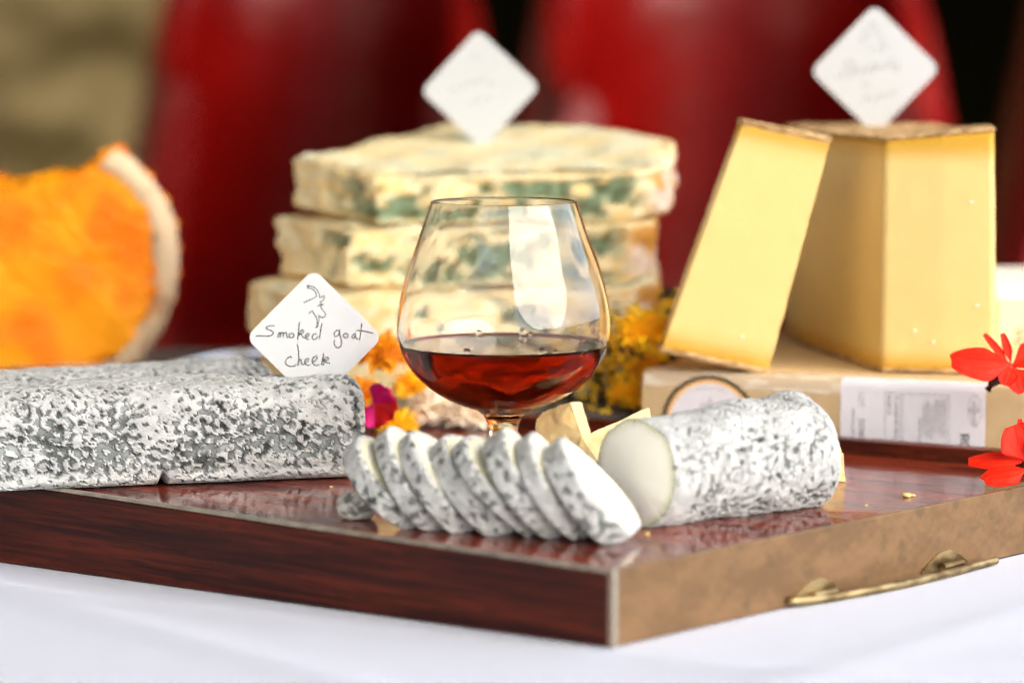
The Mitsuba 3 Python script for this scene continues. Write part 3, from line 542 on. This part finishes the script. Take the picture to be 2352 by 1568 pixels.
S1 = [[(200, 897), (260, 893), (330, 897), (380, 888), (407, 862), (398, 838), (360, 822), (325, 805), (332, 785), (370, 770), (420, 772)],
      [(462, 912), (470, 870), (484, 850), (492, 866), (486, 905)], [(487, 890), (505, 858), (521, 850), (530, 868), (524, 906)], [(525, 890), (545, 856), (560, 852), (570, 880), (574, 908), (590, 912)], circ(627, 888, 30, 27),
      [(724, 735), (714, 820), (700, 938)], [(703, 905), (735, 842), (762, 820), (772, 838), (745, 868), (722, 874)], [(745, 872), (770, 912), (803, 918)],
      [(795, 902), (833, 890), (838, 870), (815, 866), (795, 898), (808, 928), (838, 932)], [(925, 868), (890, 878), (874, 912), (890, 938), (920, 930), (940, 898)], [(998, 742), (977, 830), (965, 926)]]
S2 = [[(1205, 832), (1170, 830), (1140, 868), (1152, 900), (1180, 893), (1203, 850)], [(1215, 825), (1206, 860), (1220, 920), (1232, 980), (1217, 1020), (1182, 1036), (1150, 1012), (1138, 972), (1146, 948)], circ(1280, 890, 28, 28),
      [(1398, 868), (1370, 880), (1354, 906), (1368, 926), (1390, 905), (1402, 872)], [(1402, 872), (1400, 912), (1412, 930), (1428, 924)], [(1476, 745), (1462, 850), (1447, 945)], [(1412, 830), (1480, 832), (1606, 862)]]
S3 = [[(625, 1155), (592, 1150), (560, 1188), (554, 1228), (590, 1258), (640, 1262), (678, 1244)], [(698, 1000), (710, 1090), (712, 1170), (705, 1252)], [(706, 1228), (724, 1184), (738, 1178), (742, 1212), (752, 1240), (778, 1238)],
      [(776, 1218), (822, 1198), (830, 1174), (806, 1170), (784, 1204), (798, 1240), (842, 1245)], [(876, 1204), (930, 1170), (932, 1140), (896, 1148), (874, 1200), (896, 1242), (952, 1244)],
      [(1008, 1110), (1000, 1180), (990, 1240), (1004, 1244), (1016, 1215)], [(1008, 1204), (1058, 1152), (1072, 1164), (1030, 1190)], [(1022, 1192), (1046, 1214), (1084, 1222)]]
GO = [[(818, 290), (860, 288), (910, 310), (950, 355), (966, 400), (972, 430)], [(972, 430), (1000, 420), (1022, 412), (1029, 425), (1015, 455), (970, 490)], [(970, 490), (984, 500), (985, 545), (1006, 582), (1035, 620), (1031, 655), (1000, 671), (975, 662), (960, 645)],
      [(960, 645), (959, 700), (945, 780)], [(945, 780), (920, 795)], [(920, 795), (936, 710), (915, 650), (880, 588)], [(880, 588), (862, 600), (843, 620)], [(820, 318), (870, 322), (910, 350), (931, 410)], [(931, 410), (920, 424), (850, 458), (778, 494)],
      [(818, 290), (842, 303)], [(842, 303), (820, 318)], [(938, 535), (975, 520), (1016, 510)], [(955, 524), (1000, 518)]]
card((-0.0761, 1.0830, 0.0535), 0.0248, 'white diamond card reading Smoked goat cheek, with a goat drawing, on the left',
     [('lettering', S1), ('lettering', S2), ('lettering', S3), ('underline', [[(755, 1405), (900, 1386), (1060, 1371), (1160, 1366)]]), ('sketch', GO)], None, 3.19e-5, (900, 912), 0.00044, 'ink_mat')
SC1 = [[(640, 480), (700, 400), (760, 330), (800, 270), (840, 330), (880, 430), (950, 530), (980, 580)], [(650, 520), (720, 470), (760, 440)], [(740, 620), (820, 600), (900, 610), (970, 570)]]
SC2 = [[(330, 960), (420, 930), (480, 760), (530, 770), (510, 960), (560, 880), (620, 870), (640, 920), (700, 860), (760, 900), (800, 800), (830, 880), (900, 820), (960, 860), (1040, 760), (1080, 860), (1150, 810)], [(690, 1040), (740, 1080), (700, 1100)], [(660, 1280), (760, 1250), (820, 1270), (900, 1200), (980, 1220), (1060, 1160), (1090, 1200)]]
card((0.1698, 1.3300, 0.1525), 0.0287, 'white diamond card with faint handwriting stuck in the tall yellow cheese at right', [('sketch', SC1), ('lettering', SC2)], None, 0.0574 / 1600, (830, 880), 0.00042, 'faint_ink_mat', roll=0.02)
SC3 = [[(880, 500), (950, 420), (1020, 400), (1060, 450)], [(560, 900), (680, 860), (780, 850), (850, 800), (940, 800), (1040, 760), (1120, 790), (1240, 840)], [(840, 1110), (960, 1060), (1060, 1030), (1180, 1020)]]
card((-0.0152, 1.3600, 0.1431), 0.0269, 'white diamond card with blurred writing on top of the blue cheese stack', [('sketch', SC3[:1]), ('lettering', SC3[1:])], None, 0.0538 / 1620, (1000, 890), 0.00034, 'faint_ink_mat', roll=0.04)

# ------------------------------------------------------------------ the stacked blue cheese on a slate board
board = bx(-0.48, 0.115, 1.215, 1.47, -0.034, 0.006)
obj('slate_board', board, 'slate_mat', label='dark grey slate board under the orange cheese and the blue cheese stack', cat='board')
def blue_slab(poly, zf, th, seed, label, veins, rindside=0.05):
    rings = [((lambda x, y, d=d: zf(x, y) - d), i) for d, i in [(th, 0.003), (th - 0.001, 0.0012), (th - 0.003, 0.0004)] + [(th - 0.003 - (th - 0.006) * k / 9, 0.0003) for k in range(1, 10)] + [(0.0015, 0.0012), (0.0005, 0.003), (0.0, 0.006)]]
    v, f = prism(poly, rings, 0.0024, caps=tuple(np.linspace(0.96, 0.05, 26)))
    n0 = vnormals(v, f); side = 1 - ramp(np.abs(n0[:, 2]), 0.3, 0.8)
    hol = meshkit.fbm(v * [64, 64, 90], 3, seed); vn = ramp(hol, 0.50 - veins, 0.58 - veins); vn = vn * (1 - 0.75 * ramp(meshkit.fbm(v * 170, 2, seed + 21), 0.54, 0.66))
    v = displace(v, f, 0.0028, 62, seed + 3); v = v - n0 * (0.0022 * vn * side)[:, None]
    fi = meshkit.fbm(v * 260, 2, seed + 5)
    xs_ = v[:, 0]; x0, x1 = np.min(xs_), np.max(xs_)
    edge = np.maximum(ramp(xs_, x1 - rindside, x1 - 0.012), ramp(-xs_, -(x0 + 0.040), -(x0 + 0.012)))
    cream = lerp((0.90, 0.66, 0.27), (0.93, 0.84, 0.55), ramp(fi, 0.25, 0.7))
    green = lerp((0.030, 0.058, 0.014), (0.18, 0.29, 0.17), ramp(fi, 0.28, 0.72))
    topc = lerp((0.92, 0.77, 0.44), (0.74, 0.75, 0.55), ramp(meshkit.fbm(v * 55, 3, seed + 7), 0.4, 0.65))
    top = ramp(n0[:, 2], 0.5, 0.9)[:, None]
    c = cream * (1 - top) + topc * top
    a = (vn * (1 - edge) * (0.95 * side + 0.22 * (1 - side)))[:, None]; c = c * (1 - a) + green * a
    rd = (ramp(xs_, x1 - 0.022, x1 - 0.012) * side)[:, None]; rh = ramp(meshkit.fbm(v * 75, 2, seed + 8), 0.42, 0.56)
    c = c * (1 - rd) + lerp((0.62, 0.30, 0.06), (0.82, 0.68, 0.58), rh) * rd
    eg = (np.exp(-((v[:, 2] - zf(v[:, 0], v[:, 1]) + 0.001) / 0.0022) ** 2) * (0.35 + 0.5 * side))[:, None] * 0.55
    c = c * (1 - eg) + np.array([0.74, 0.50, 0.20]) * eg
    obj('blue_cheese_slab', (v, f), 'paste_mat', color=c, smooth=True, label=label, cat='cheese', group='blue cheese slabs piled in a stack')
def plane3(a, b, c):
    M = np.array([[*a[:2], 1], [*b[:2], 1], [*c[:2], 1]]); s = np.linalg.solve(M, [a[2], b[2], c[2]]); return lambda x, y: s[0] * x + s[1] * y + s[2]
z1 = plane3((-0.1046, 1.33, 0.1125), (0.0574, 1.27, 0.1085), (-0.0384, 1.42, 0.1245))
blue_slab([(-0.1040, 1.325), (-0.062, 1.272), (0.0560, 1.268), (0.072, 1.285), (0.0800, 1.355), (0.040, 1.405), (-0.034, 1.420)], z1, 0.0225, 31, 'topmost marbled blue cheese slab of the stack behind the glass', 0.125, 0.03)
z2 = plane3((-0.112, 1.33, 0.0850), (0.060, 1.27, 0.0856), (-0.04, 1.42, 0.0910))
blue_slab([(-0.1110, 1.322), (-0.075, 1.268), (0.0520, 1.264), (0.0650, 1.280), (0.0700, 1.355), (0.035, 1.41), (-0.05, 1.42)], z2, 0.0265, 37, 'second marbled blue cheese slab from the top of the stack', 0.10, 0.03)
z3 = plane3((-0.124, 1.33, 0.0545), (0.060, 1.27, 0.0590), (-0.04, 1.42, 0.0610))
blue_slab([(-0.1240, 1.320), (-0.092, 1.262), (0.0540, 1.258), (0.0660, 1.275), (0.0710, 1.355), (0.035, 1.41), (-0.07, 1.42)], z3, 0.0240, 43, 'third, paler blue cheese slab of the stack, partly behind the name card', -0.08)
z4 = plane3((-0.124, 1.33, 0.0300), (0.060, 1.27, 0.0305), (-0.04, 1.42, 0.0310))
blue_slab([(-0.1200, 1.325), (-0.088, 1.268), (0.0560, 1.262), (0.0680, 1.275), (0.0720, 1.355), (0.035, 1.41), (-0.07, 1.42)], z4, 0.0240, 47, 'lowest blue cheese slab of the stack, resting on the slate board', -0.06)

# ------------------------------------------------------------------ the orange cheese
oc = thing('orange_cheese', 'broken half of a round bright orange cheese with pale crust on the left', 'cheese')
CX, CZ, RX, RZ, YF = -0.2395, 0.0590, 0.0735, 0.0560, 1.385
a = np.radians(np.r_[np.linspace(-90, 58, 90)])
outer = np.c_[CX + RX * np.cos(a), CZ + RZ * np.sin(a) * np.where(np.sin(a) > 0, 1.20, 1.36)]; outer = outer[outer[:, 1] > 0.006]
topl = [(x, z) for x, z in [(-0.1985, 0.1125), (-0.205, 0.1080), (-0.2135, 0.1020), (-0.224, 0.0992), (-0.234, 0.1005), (-0.243, 0.0970), (-0.256, 0.0955), (-0.27, 0.099), (-0.30, 0.098), (-0.30, 0.004), (-0.22, 0.004)]]
fp = [(CX + (x - CX) * (0.925 + 0.03 * math.sin(9 * z / 0.02)), CZ + (z - CZ) * 0.94) for x, z in outer] + topl
v, f = prism(fp, [(-0.075, 0.004), (-0.07, 0.0)] + [(z, 0.0) for z in np.linspace(-0.06, -0.004, 12)] + [(-0.002, 0.0006), (0.0, 0.003)], 0.0028, caps=tuple(np.linspace(0.96, 0.04, 34)))
v2 = np.c_[v[:, 0], YF - v[:, 2], v[:, 1]]; f2 = f if tm((v2, f)).volume > 0 else f[:, ::-1]
v2 = displace(v2, f2, 0.0030, 36, 5, 4); v2 = displace(v2, f2, 0.0010, 190, 6)
hn = meshkit.fbm(v2 * [60, 60, 40], 4, 8); cc = lerp((0.88, 0.20, 0.001), (0.94, 0.35, 0.002), ramp(hn, 0.3, 0.68))
obj('paste', (v2, f2), 'paste_mat', oc, color=cc, smooth=True)
a2 = np.radians(np.linspace(-95, 53, 120)); prof = [(0.80, 0.006), (0.895, -0.0008), (0.94, -0.0012), (0.972, -0.0002), (0.993, 0.004), (1.0, 0.012), (0.985, 0.03), (0.90, 0.06), (0.80, 0.07)]
P = np.array([np.c_[CX + RX * k * np.cos(a2), np.full(120, YF + o), np.maximum(CZ + RZ * k * np.sin(a2) * np.where(np.sin(a2) > 0, 1.20, 1.36), 0.0065 + 0.004 * (1 - k))] for k, o in prof for _ in (0,)])
P = np.array([CubicSpline(np.arange(len(prof)), P[:, j])(np.linspace(0, len(prof) - 1, 40)) for j in range(120)])
v, f = grid(P); f = f[:, ::-1]; v = displace(v, f, 0.0022, 75, 12, 3); hn = meshkit.fbm(v * 85, 3, 3)
obj('crust', (v, f), 'rind_mat', oc, color=lerp((0.44, 0.24, 0.12), (0.66, 0.50, 0.32), ramp(hn, 0.32, 0.52)), smooth=True, label='pale pitted crust')
k = thing('cheese_knife', 'small steel handled knife lying on the slate board beside the orange cheese', 'knife')
obj('handle', tube([(-0.166, 1.335, 0.011), (-0.150, 1.37, 0.011), (-0.135, 1.40, 0.011)], [0.004, 0.005, 0.004], 12), 'steel_mat', k, smooth=True)
obj('blade', tube([(-0.135, 1.40, 0.010), (-0.120, 1.43, 0.009), (-0.112, 1.45, 0.0085)], [0.003, 0.0025, 0.001], 6), 'steel_mat', k)

# ------------------------------------------------------------------ flowers on the cheese board
def petal(L, W, cup, droop, n=9, m=7, tip=0.5, twist=0.0):
    u = np.linspace(0, 1, n); w = np.linspace(-1, 1, m); U, Wv = np.meshgrid(u, w, indexing='ij')
    wid = W * (np.sin(np.pi * np.clip(U, 0, 1) ** 0.75 * 0.93 + 0.12) ** tip)
    wid = wid * (0.18 + 0.82 * ramp(U, 0.0, 0.45)); x = L * U; y = Wv * wid / 2
    z = cup * (Wv ** 2) * wid * 0.5 - droop * L * U ** 2 + twist * Wv * wid * U
    return np.stack([x, y, z], -1), np.stack([U, Wv * 0.5 + 0.5], -1)
def petal_mesh(P, th=0.00025):
    v, f = grid(P); n = vnormals(v, f); n_, m_ = P.shape[:2]
    V = np.vstack([v, v - n * th]); F = np.vstack([f, f[:, ::-1] + len(v)])
    idx = np.arange(n_ * m_).reshape(n_, m_); b = np.r_[idx[0, :-1], idx[:-1, -1], idx[-1, :0:-1], idx[:0:-1, 0]]; b2 = np.roll(b, -1)
    return V, np.vstack([F, np.c_[b, b2 + len(v), b2], np.c_[b, b + len(v), b2 + len(v)]])
def flower_head(name, c, R, mat, seed, label, npet=70, flat=0.7, group=None, heart='amber_petal'):
    rng = np.random.default_rng(seed); t = thing(name, label, 'flower', group); ms = []
    for i in range(npet):
        z = 1 - (i + 0.5) / npet * 1.15; az = i * 2.39996 + rng.uniform(-.3, .3); r = math.sqrt(max(0, 1 - z * z))
        P, _ = petal(R * rng.uniform(0.5, 0.75), R * rng.uniform(0.30, 0.5), rng.uniform(0.1, 0.8), rng.uniform(-0.2, 0.5), 5, 4)
        d = np.array([r * math.cos(az), r * math.sin(az), z * flat]); d /= np.linalg.norm(d)
        s = np.cross([0, 0, 1], d); s = s / (np.linalg.norm(s) + 1e-9); q = np.cross(d, s)
        M = np.stack([d, s, q]); V, F = petal_mesh(P @ M + d * R * 0.35); ms.append(trimesh.Trimesh(V + c, F, process=False))
    obj('petals', cat(*ms), mat, t, smooth=False); s = trimesh.creation.icosphere(2, R * 0.42); s.apply_translation(c); obj('heart', s, heart, t, smooth=True)
G1 = 'dried flower heads round the blue cheese'
flower_head('flower', (-0.1305, 1.235, 0.0190), 0.0090, 'gold_petal', 1, 'small orange flower head peeking out left of the goat cheese name card', 60, group=G1)
flower_head('flower', (-0.0560, 1.215, 0.0300), 0.0125, 'amber_petal', 2, 'amber flower head just right of the goat cheese name card', 80, group=G1)
flower_head('flower', (-0.0650, 1.200, 0.0140), 0.0110, 'amber_petal', 3, 'lower orange flower head between the name card and the pink blossom', 80, group=G1)
flower_head('flower', (-0.0435, 1.225, 0.0150), 0.0100, 'gold_petal', 4, 'yellow flower head left of the brandy glass above the ledge', 70, group=G1)
flower_head('flower', (-0.0340, 1.215, 0.0060), 0.0130, 'white_petal', 6, 'cream white flower head behind the bottom of the brandy', 80, group=G1, heart='white_petal')
flower_head('flower', (-0.0390, 1.230, 0.0300), 0.0090, 'white_petal', 7, 'upper cream white flower head behind the left side of the glass', 60, group=G1, heart='white_petal')
flower_head('flower', (-0.0180, 1.212, 0.0040), 0.0115, 'white_petal', 8, 'cream white flower head behind the left foot of the glass bowl', 70, group=G1, heart='white_petal')
flower_head('flower', (-0.0490, 1.205, 0.0010), 0.0100, 'gold_petal', 9, 'low yellow flower head just above the ledge beside the pink blossom', 70, group=G1)
G2 = 'gold flower heads in the moss by the kraft box'
flower_head('flower', (0.0570, 1.205, 0.0400), 0.0150, 'gold_petal', 10, 'bright gold flower head at the top of the moss, under the leaning slab', 90, group=G2, heart='gold_petal')
flower_head('flower', (0.0500, 1.225, 0.0110), 0.0095, 'gold_petal', 12, 'gold flower head low in the moss, left of the kraft box', 70, group=G2, heart='gold_petal')
flower_head('flower', (0.0600, 1.240, 0.0200), 0.0085, 'amber_petal', 13, 'amber flower head in the moss, between the two gold ones', 70, group=G2)
t = thing('pink_blossom', 'magenta and scarlet blossom beside the end of the front goat cheese log', 'flower')
for i, (az, el, mt) in enumerate([(20, 50, 'pink_petal'), (60, 30, 'pink_petal'), (-30, 20, 'scarlet_petal'), (0, 5, 'scarlet_petal'), (-110, -30, 'pink_petal'), (-70, 0, 'scarlet_petal')]):
    P, _ = petal(0.0115, 0.010, 0.5, 0.2); a_, e_ = math.radians(az), math.radians(el); d = np.array([math.cos(a_) * math.cos(e_), -0.45, math.sin(a_) * 0.8 + 0.1]); d /= np.linalg.norm(d)
    s = np.cross([0.1, 1, 0.2], d); s /= np.linalg.norm(s); V, F = petal_mesh(P @ np.stack([d, s, np.cross(d, s)])); obj('petal', (V + [-0.0562, 1.145, 0.0195], F), mt, t, smooth=False)
obj('stem', tube([(-0.0562, 1.145, 0.019), (-0.062, 1.15, 0.008), (-0.068, 1.155, 0.001)], 0.0009, 6), 'dark_stem', t)
# dried golden moss and florets in the dark gap between the glass and the box
rng = np.random.default_rng(17); ms = []
for i in range(1700):
    p = np.array([rng.uniform(0.028, 0.098), rng.uniform(1.215, 1.30), rng.uniform(-0.006, 0.058)])
    edge = 0.045 + 0.022 * (p[0] - 0.028) / 0.07
    if p[2] > edge - 0.010 * rng.random() : continue
    g = meshkit.fbm(p * 62, 2, 4)
    if g < 0.47: continue
    P, _ = petal(rng.uniform(0.003, 0.0065), rng.uniform(0.0015, 0.0034), rng.uniform(0, .8), rng.uniform(-.4, .6), 4, 3); q = trimesh.transformations.random_rotation_matrix(rng.random(3))[:3, :3]
    V, F = petal_mesh(P @ q.T, 0.0002); ms.append(trimesh.Trimesh(V + p, F, process=False))
k = obj('dried_moss', cat(*ms), 'gold_petal', kind='stuff', label='golden yellow dried moss filling the gap between blue cheese and box', cat='moss')
ms = []
for i in range(160):
    p = np.array([rng.uniform(0.020, 0.10), rng.uniform(1.25, 1.31), -0.02]); q = p + [rng.uniform(-.02, .02), rng.uniform(-.01, .01), rng.uniform(0.04, 0.075)]
    ms.append(tube([p, (p + q) / 2 + rng.uniform(-.004, .004, 3), q], 0.0011, 4))
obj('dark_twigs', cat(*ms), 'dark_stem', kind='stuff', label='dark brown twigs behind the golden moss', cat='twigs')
obj('dark_backing', bx(0.018, 0.105, 1.30, 1.335, -0.03, 0.050), 'dark_stem', label='plain dark block behind the golden moss between blue cheese and kraft box', cat='box')  # dark block backing the moss, for the black gaps between its petals

# ------------------------------------------------------------------ red geranium flowers at the right edge
def geranium(name, c, petals, label, stem=None):
    t = thing(name, label, 'flower', 'red geranium blossoms at the right edge')
    for (d, L, W, cup, droop, up, off) in petals:
        P, U = petal(L, W, cup, droop, 22, 15, 0.42, 0.05); d = np.array(d, float); d /= np.linalg.norm(d); up = np.array(up, float); up -= d * (up @ d); up /= np.linalg.norm(up)
        P = P + (0.0006 * (meshkit.fbm(P * 300 + np.array(off) * 999, 2, 3) - 0.5))[..., None] * [0, 0, 1]
        V, F = petal_mesh(P @ np.stack([d, np.cross(up, d), up]), 0.0003); uv = np.vstack([U.reshape(-1, 2)] * 2)
        obj('petal', (V + c + np.array(off), F), 'petal_mat', t, smooth=True, uv=uv)
    if stem is not None:
        obj('calyx', tube(stem, [0.0022, 0.0028, 0.0016], 10), 'calyx_mat', t, smooth=True)
geranium('geranium_blossom', np.array([0.1965, 1.105, 0.0395]),
         [((-1, -0.15, 0.20), 0.0242, 0.0175, -0.25, 0.16, (0, -0.72, 0.7), (0, -0.002, 0.001)), ((-0.75, 0.2, 0.95), 0.0150, 0.0030, 0.4, 0.05, (0, -1, 0.3), (-0.001, 0.002, 0.001)), ((-0.25, 0.2, 0.95), 0.0120, 0.0034, 0.4, 0.05, (0, -1, 0.3), (0, 0.002, 0.0015)),
          ((-1, 0.1, -0.16), 0.0165, 0.0095, 0.2, -0.1, (0, -0.8, 0.5), (0.001, 0.003, -0.001)), ((1, -0.1, 0.55), 0.018, 0.012, 0.3, 0.1, (0, -0.8, 0.6), (0, 0, 0)), ((0.35, -0.4, -0.8), 0.011, 0.010, 0.2, 0.1, (0, -1, 0.2), (0, -0.001, 0)), ((-0.2, -0.5, -0.45), 0.009, 0.008, 0.2, 0.1, (0, -1, 0.4), (-0.001, -0.001, 0))],
         'upper red geranium blossom lying on the corner of the kraft box', [(0.1895, 1.106, 0.0365), (0.1900, 1.106, 0.0335), (0.1875, 1.107, 0.0300)])
geranium('geranium_blossom', np.array([0.1935, 1.052, 0.0090]),
         [((-1, 0.0, 0.22), 0.0205, 0.0110, -0.2, 0.28, (0, -0.55, 0.8), (0, 0.003, 0.0003)), ((-0.95, -0.4, 0.05), 0.0172, 0.0125, -0.25, 0.30, (0, -0.55, 0.8), (0, -0.001, -0.0018)), ((-0.30, 0.1, 0.9), 0.0140, 0.0165, 0.35, 0.12, (0, -1, 0.25), (0, 0.002, 0.001)),
          ((0.6, -0.2, 0.85), 0.015, 0.0115, 0.3, 0.1, (0, -1, 0.3), (0.001, 0, 0)), ((0.75, -0.55, -0.15), 0.0130, 0.0120, 0.2, 0.2, (-0.2, -0.8, 0.6), (0, -0.001, 0)), ((-0.1, 0.2, 1.0), 0.0165, 0.0030, 0.4, 0.05, (0, -1, 0.3), (0, 0.004, 0))],
         'lower red geranium blossom lying on the tray against the brass side', [(0.1935, 1.053, 0.0085), (0.195, 1.056, 0.006), (0.197, 1.060, 0.002)])

# ------------------------------------------------------------------ the brandy glass
GX, GY, PXM = -0.0031, 1.065, 1.065 / 6500
zy = lambda y: 0.17 - (y - 75) * PXM
prof = [(462, 168.0), (480, 174), (540, 193), (618, 222), (677, 238.5), (728, 246.5), (750, 247), (775, 244.5), (814, 233), (853, 210), (892, 171), (915, 134), (932, 95), (944, 62), (956, 47), (970, 39), (990, 33.5), (1009, 31), (1040, 29), (1068, 32), (1084, 45), (1094, 90), (1102, 150), (1106, 178)]
pr = np.array(prof); zz = np.array([zy(y) for y in pr[:, 0]]); zz = zz - (zz[-1] - 0.0026) * ramp(pr[:, 0], 1009, 1106); rr = pr[:, 1] * PXM
dd = np.r_[0, np.cumsum(np.hypot(np.diff(zz), np.diff(rr)))]
cs = CubicSpline(dd, np.c_[rr, zz]); fine = cs(np.linspace(0, dd[-1], 260)); fine[:, 1] = np.maximum(fine[:, 1], 0.0012)
def lathe(p, n=160, wob=0.0):
    a = np.arange(n) * 2 * np.pi / n; P = np.stack([p[:, :1] * np.cos(a) + GX, p[:, :1] * np.sin(a) + GY, np.repeat(p[:, 1:], n, 1)], -1)
    if wob:
        d = (meshkit.fbm(np.stack([np.cos(a)[None] * 2.2 + 0 * P[..., 2], np.sin(a)[None] * 2.2 + 0 * P[..., 2], P[..., 2] * 42], -1), 2, 7) - 0.5) * 2 * wob
        P[..., 0] += d * np.cos(a); P[..., 1] += d * np.sin(a)
    return P
glass = thing('brandy_glass', 'clear snifter glass with amber brandy standing in the middle of the tray', 'glass')
wallth = 0.0011; ZL = 0.0532; zbot = zy(941)
tng = np.gradient(fine, axis=0); tng /= np.linalg.norm(tng, axis=1, keepdims=True); nin = np.c_[tng[:, 1], -tng[:, 0]]
if nin[20, 0] > 0: nin = -nin
inn = fine + nin * wallth; inn = inn[(fine[:, 1] > zy(936)) & (inn[:, 0] > 0.004)]
kk = inn[:, 1] > zbot + 0.0004; inn = inn[kk]
tail = np.array([[inn[-1, 0] * q, inn[-1, 1] - 0.0012 * (1 - q ** 2)] for q in np.linspace(0.97, 0.0005, 14)]); inn = np.vstack([inn, tail])
zi = inn[:, 1]; above = inn[zi > ZL]; below = inn[zi <= ZL]
rL = float(np.interp(ZL, inn[::-1, 1], inn[::-1, 0]))
above = np.vstack([above, [[rL, ZL]]]); below = np.vstack([[[rL, ZL]], below])
# rolled rim joins outside and inside
rim_c = (fine[0] + above[0]) / 2; th_ = np.linspace(0, np.pi, 9); e1 = (fine[0] - rim_c); e2 = np.array([e1[1], -e1[0]]); e2 = e2 if e2[1] > 0 else -e2
rim = np.array([rim_c + e1 * math.cos(q) + e2 * math.sin(q) for q in th_])[1:-1]
foot = np.array([[fine[-1, 0] + 0.0006, fine[-1, 1] - 0.0008], [fine[-1, 0], 0.0006], [fine[-1, 0] * 0.9, 0.0004], [0.0001, 0.0008]])
Wob = 0.00048
outerP = lathe(np.vstack([rim[::-1], fine, foot]), 180, Wob); innerP = lathe(np.vstack([rim[-1:], above]), 180, Wob)
v, f = grid(outerP, wrap_v=True); n = vnormals(v, f); k = len(rim) + 60
c0 = np.array([GX, GY, 0]); 
if ((v - c0) * n)[180 * k: 180 * (k + 1), :2].sum() < 0: f = f[:, ::-1]
obj('outer_wall', (v, f), 'glass_mat', glass, smooth=True)
v, f = grid(innerP, wrap_v=True); n = vnormals(v, f)
if ((v - c0) * n)[180 * 20: 180 * 21, :2].sum() > 0: f = f[:, ::-1]
obj('inner_wall', (v, f), 'glass_mat', glass, smooth=True)
br = thing('brandy', 'dark amber red brandy filling the lower half of the snifter', 'drink')
MED = {'interior': {'type': 'ref', 'id': 'brandy_medium'}}
P = lathe(below, 180, Wob); v, f = grid(P, wrap_v=True); n = vnormals(v, f)
if ((v - c0) * n)[180 * 10: 180 * 11, :2].sum() < 0: f = f[:, ::-1]
obj('body', (v, f), 'brandy_wall_mat', br, smooth=True, **MED)
edge = lathe(np.array([[rL, ZL]]), 180, Wob)[0]; rows = []
for q in (1.0, 0.985, 0.965, 0.94, 0.9, 0.7, 0.4, 0.1, 0.0005):
    row = edge.copy(); row[:, :2] = [GX, GY] + (edge[:, :2] - [GX, GY]) * q; row[:, 2] = ZL - 0.0009 * ramp(np.array(1 - q), 0.0, 0.07); rows.append(row)
v, f = grid(np.array(rows), wrap_v=True)
if vnormals(v, f)[180 * 4, 2] < 0: f = f[:, ::-1]
obj('surface', (v, f), 'brandy_top_mat', br, smooth=True, **MED)
for az, r, q in [(106, 0.0012, 0.93), (78, 0.0016, 0.93), (73, 0.0009, 0.92), (-112, 0.0014, 0.92), (-66, 0.0015, 0.90), (-58, 0.0010, 0.92)]:
    a_ = math.radians(az); s = trimesh.creation.icosphere(3, r); s.apply_translation((GX + rL * q * math.cos(a_), GY + rL * q * math.sin(a_), ZL - 0.0009 + r * 1.02)); obj('bubble', s, 'bubble_mat', br, smooth=True)
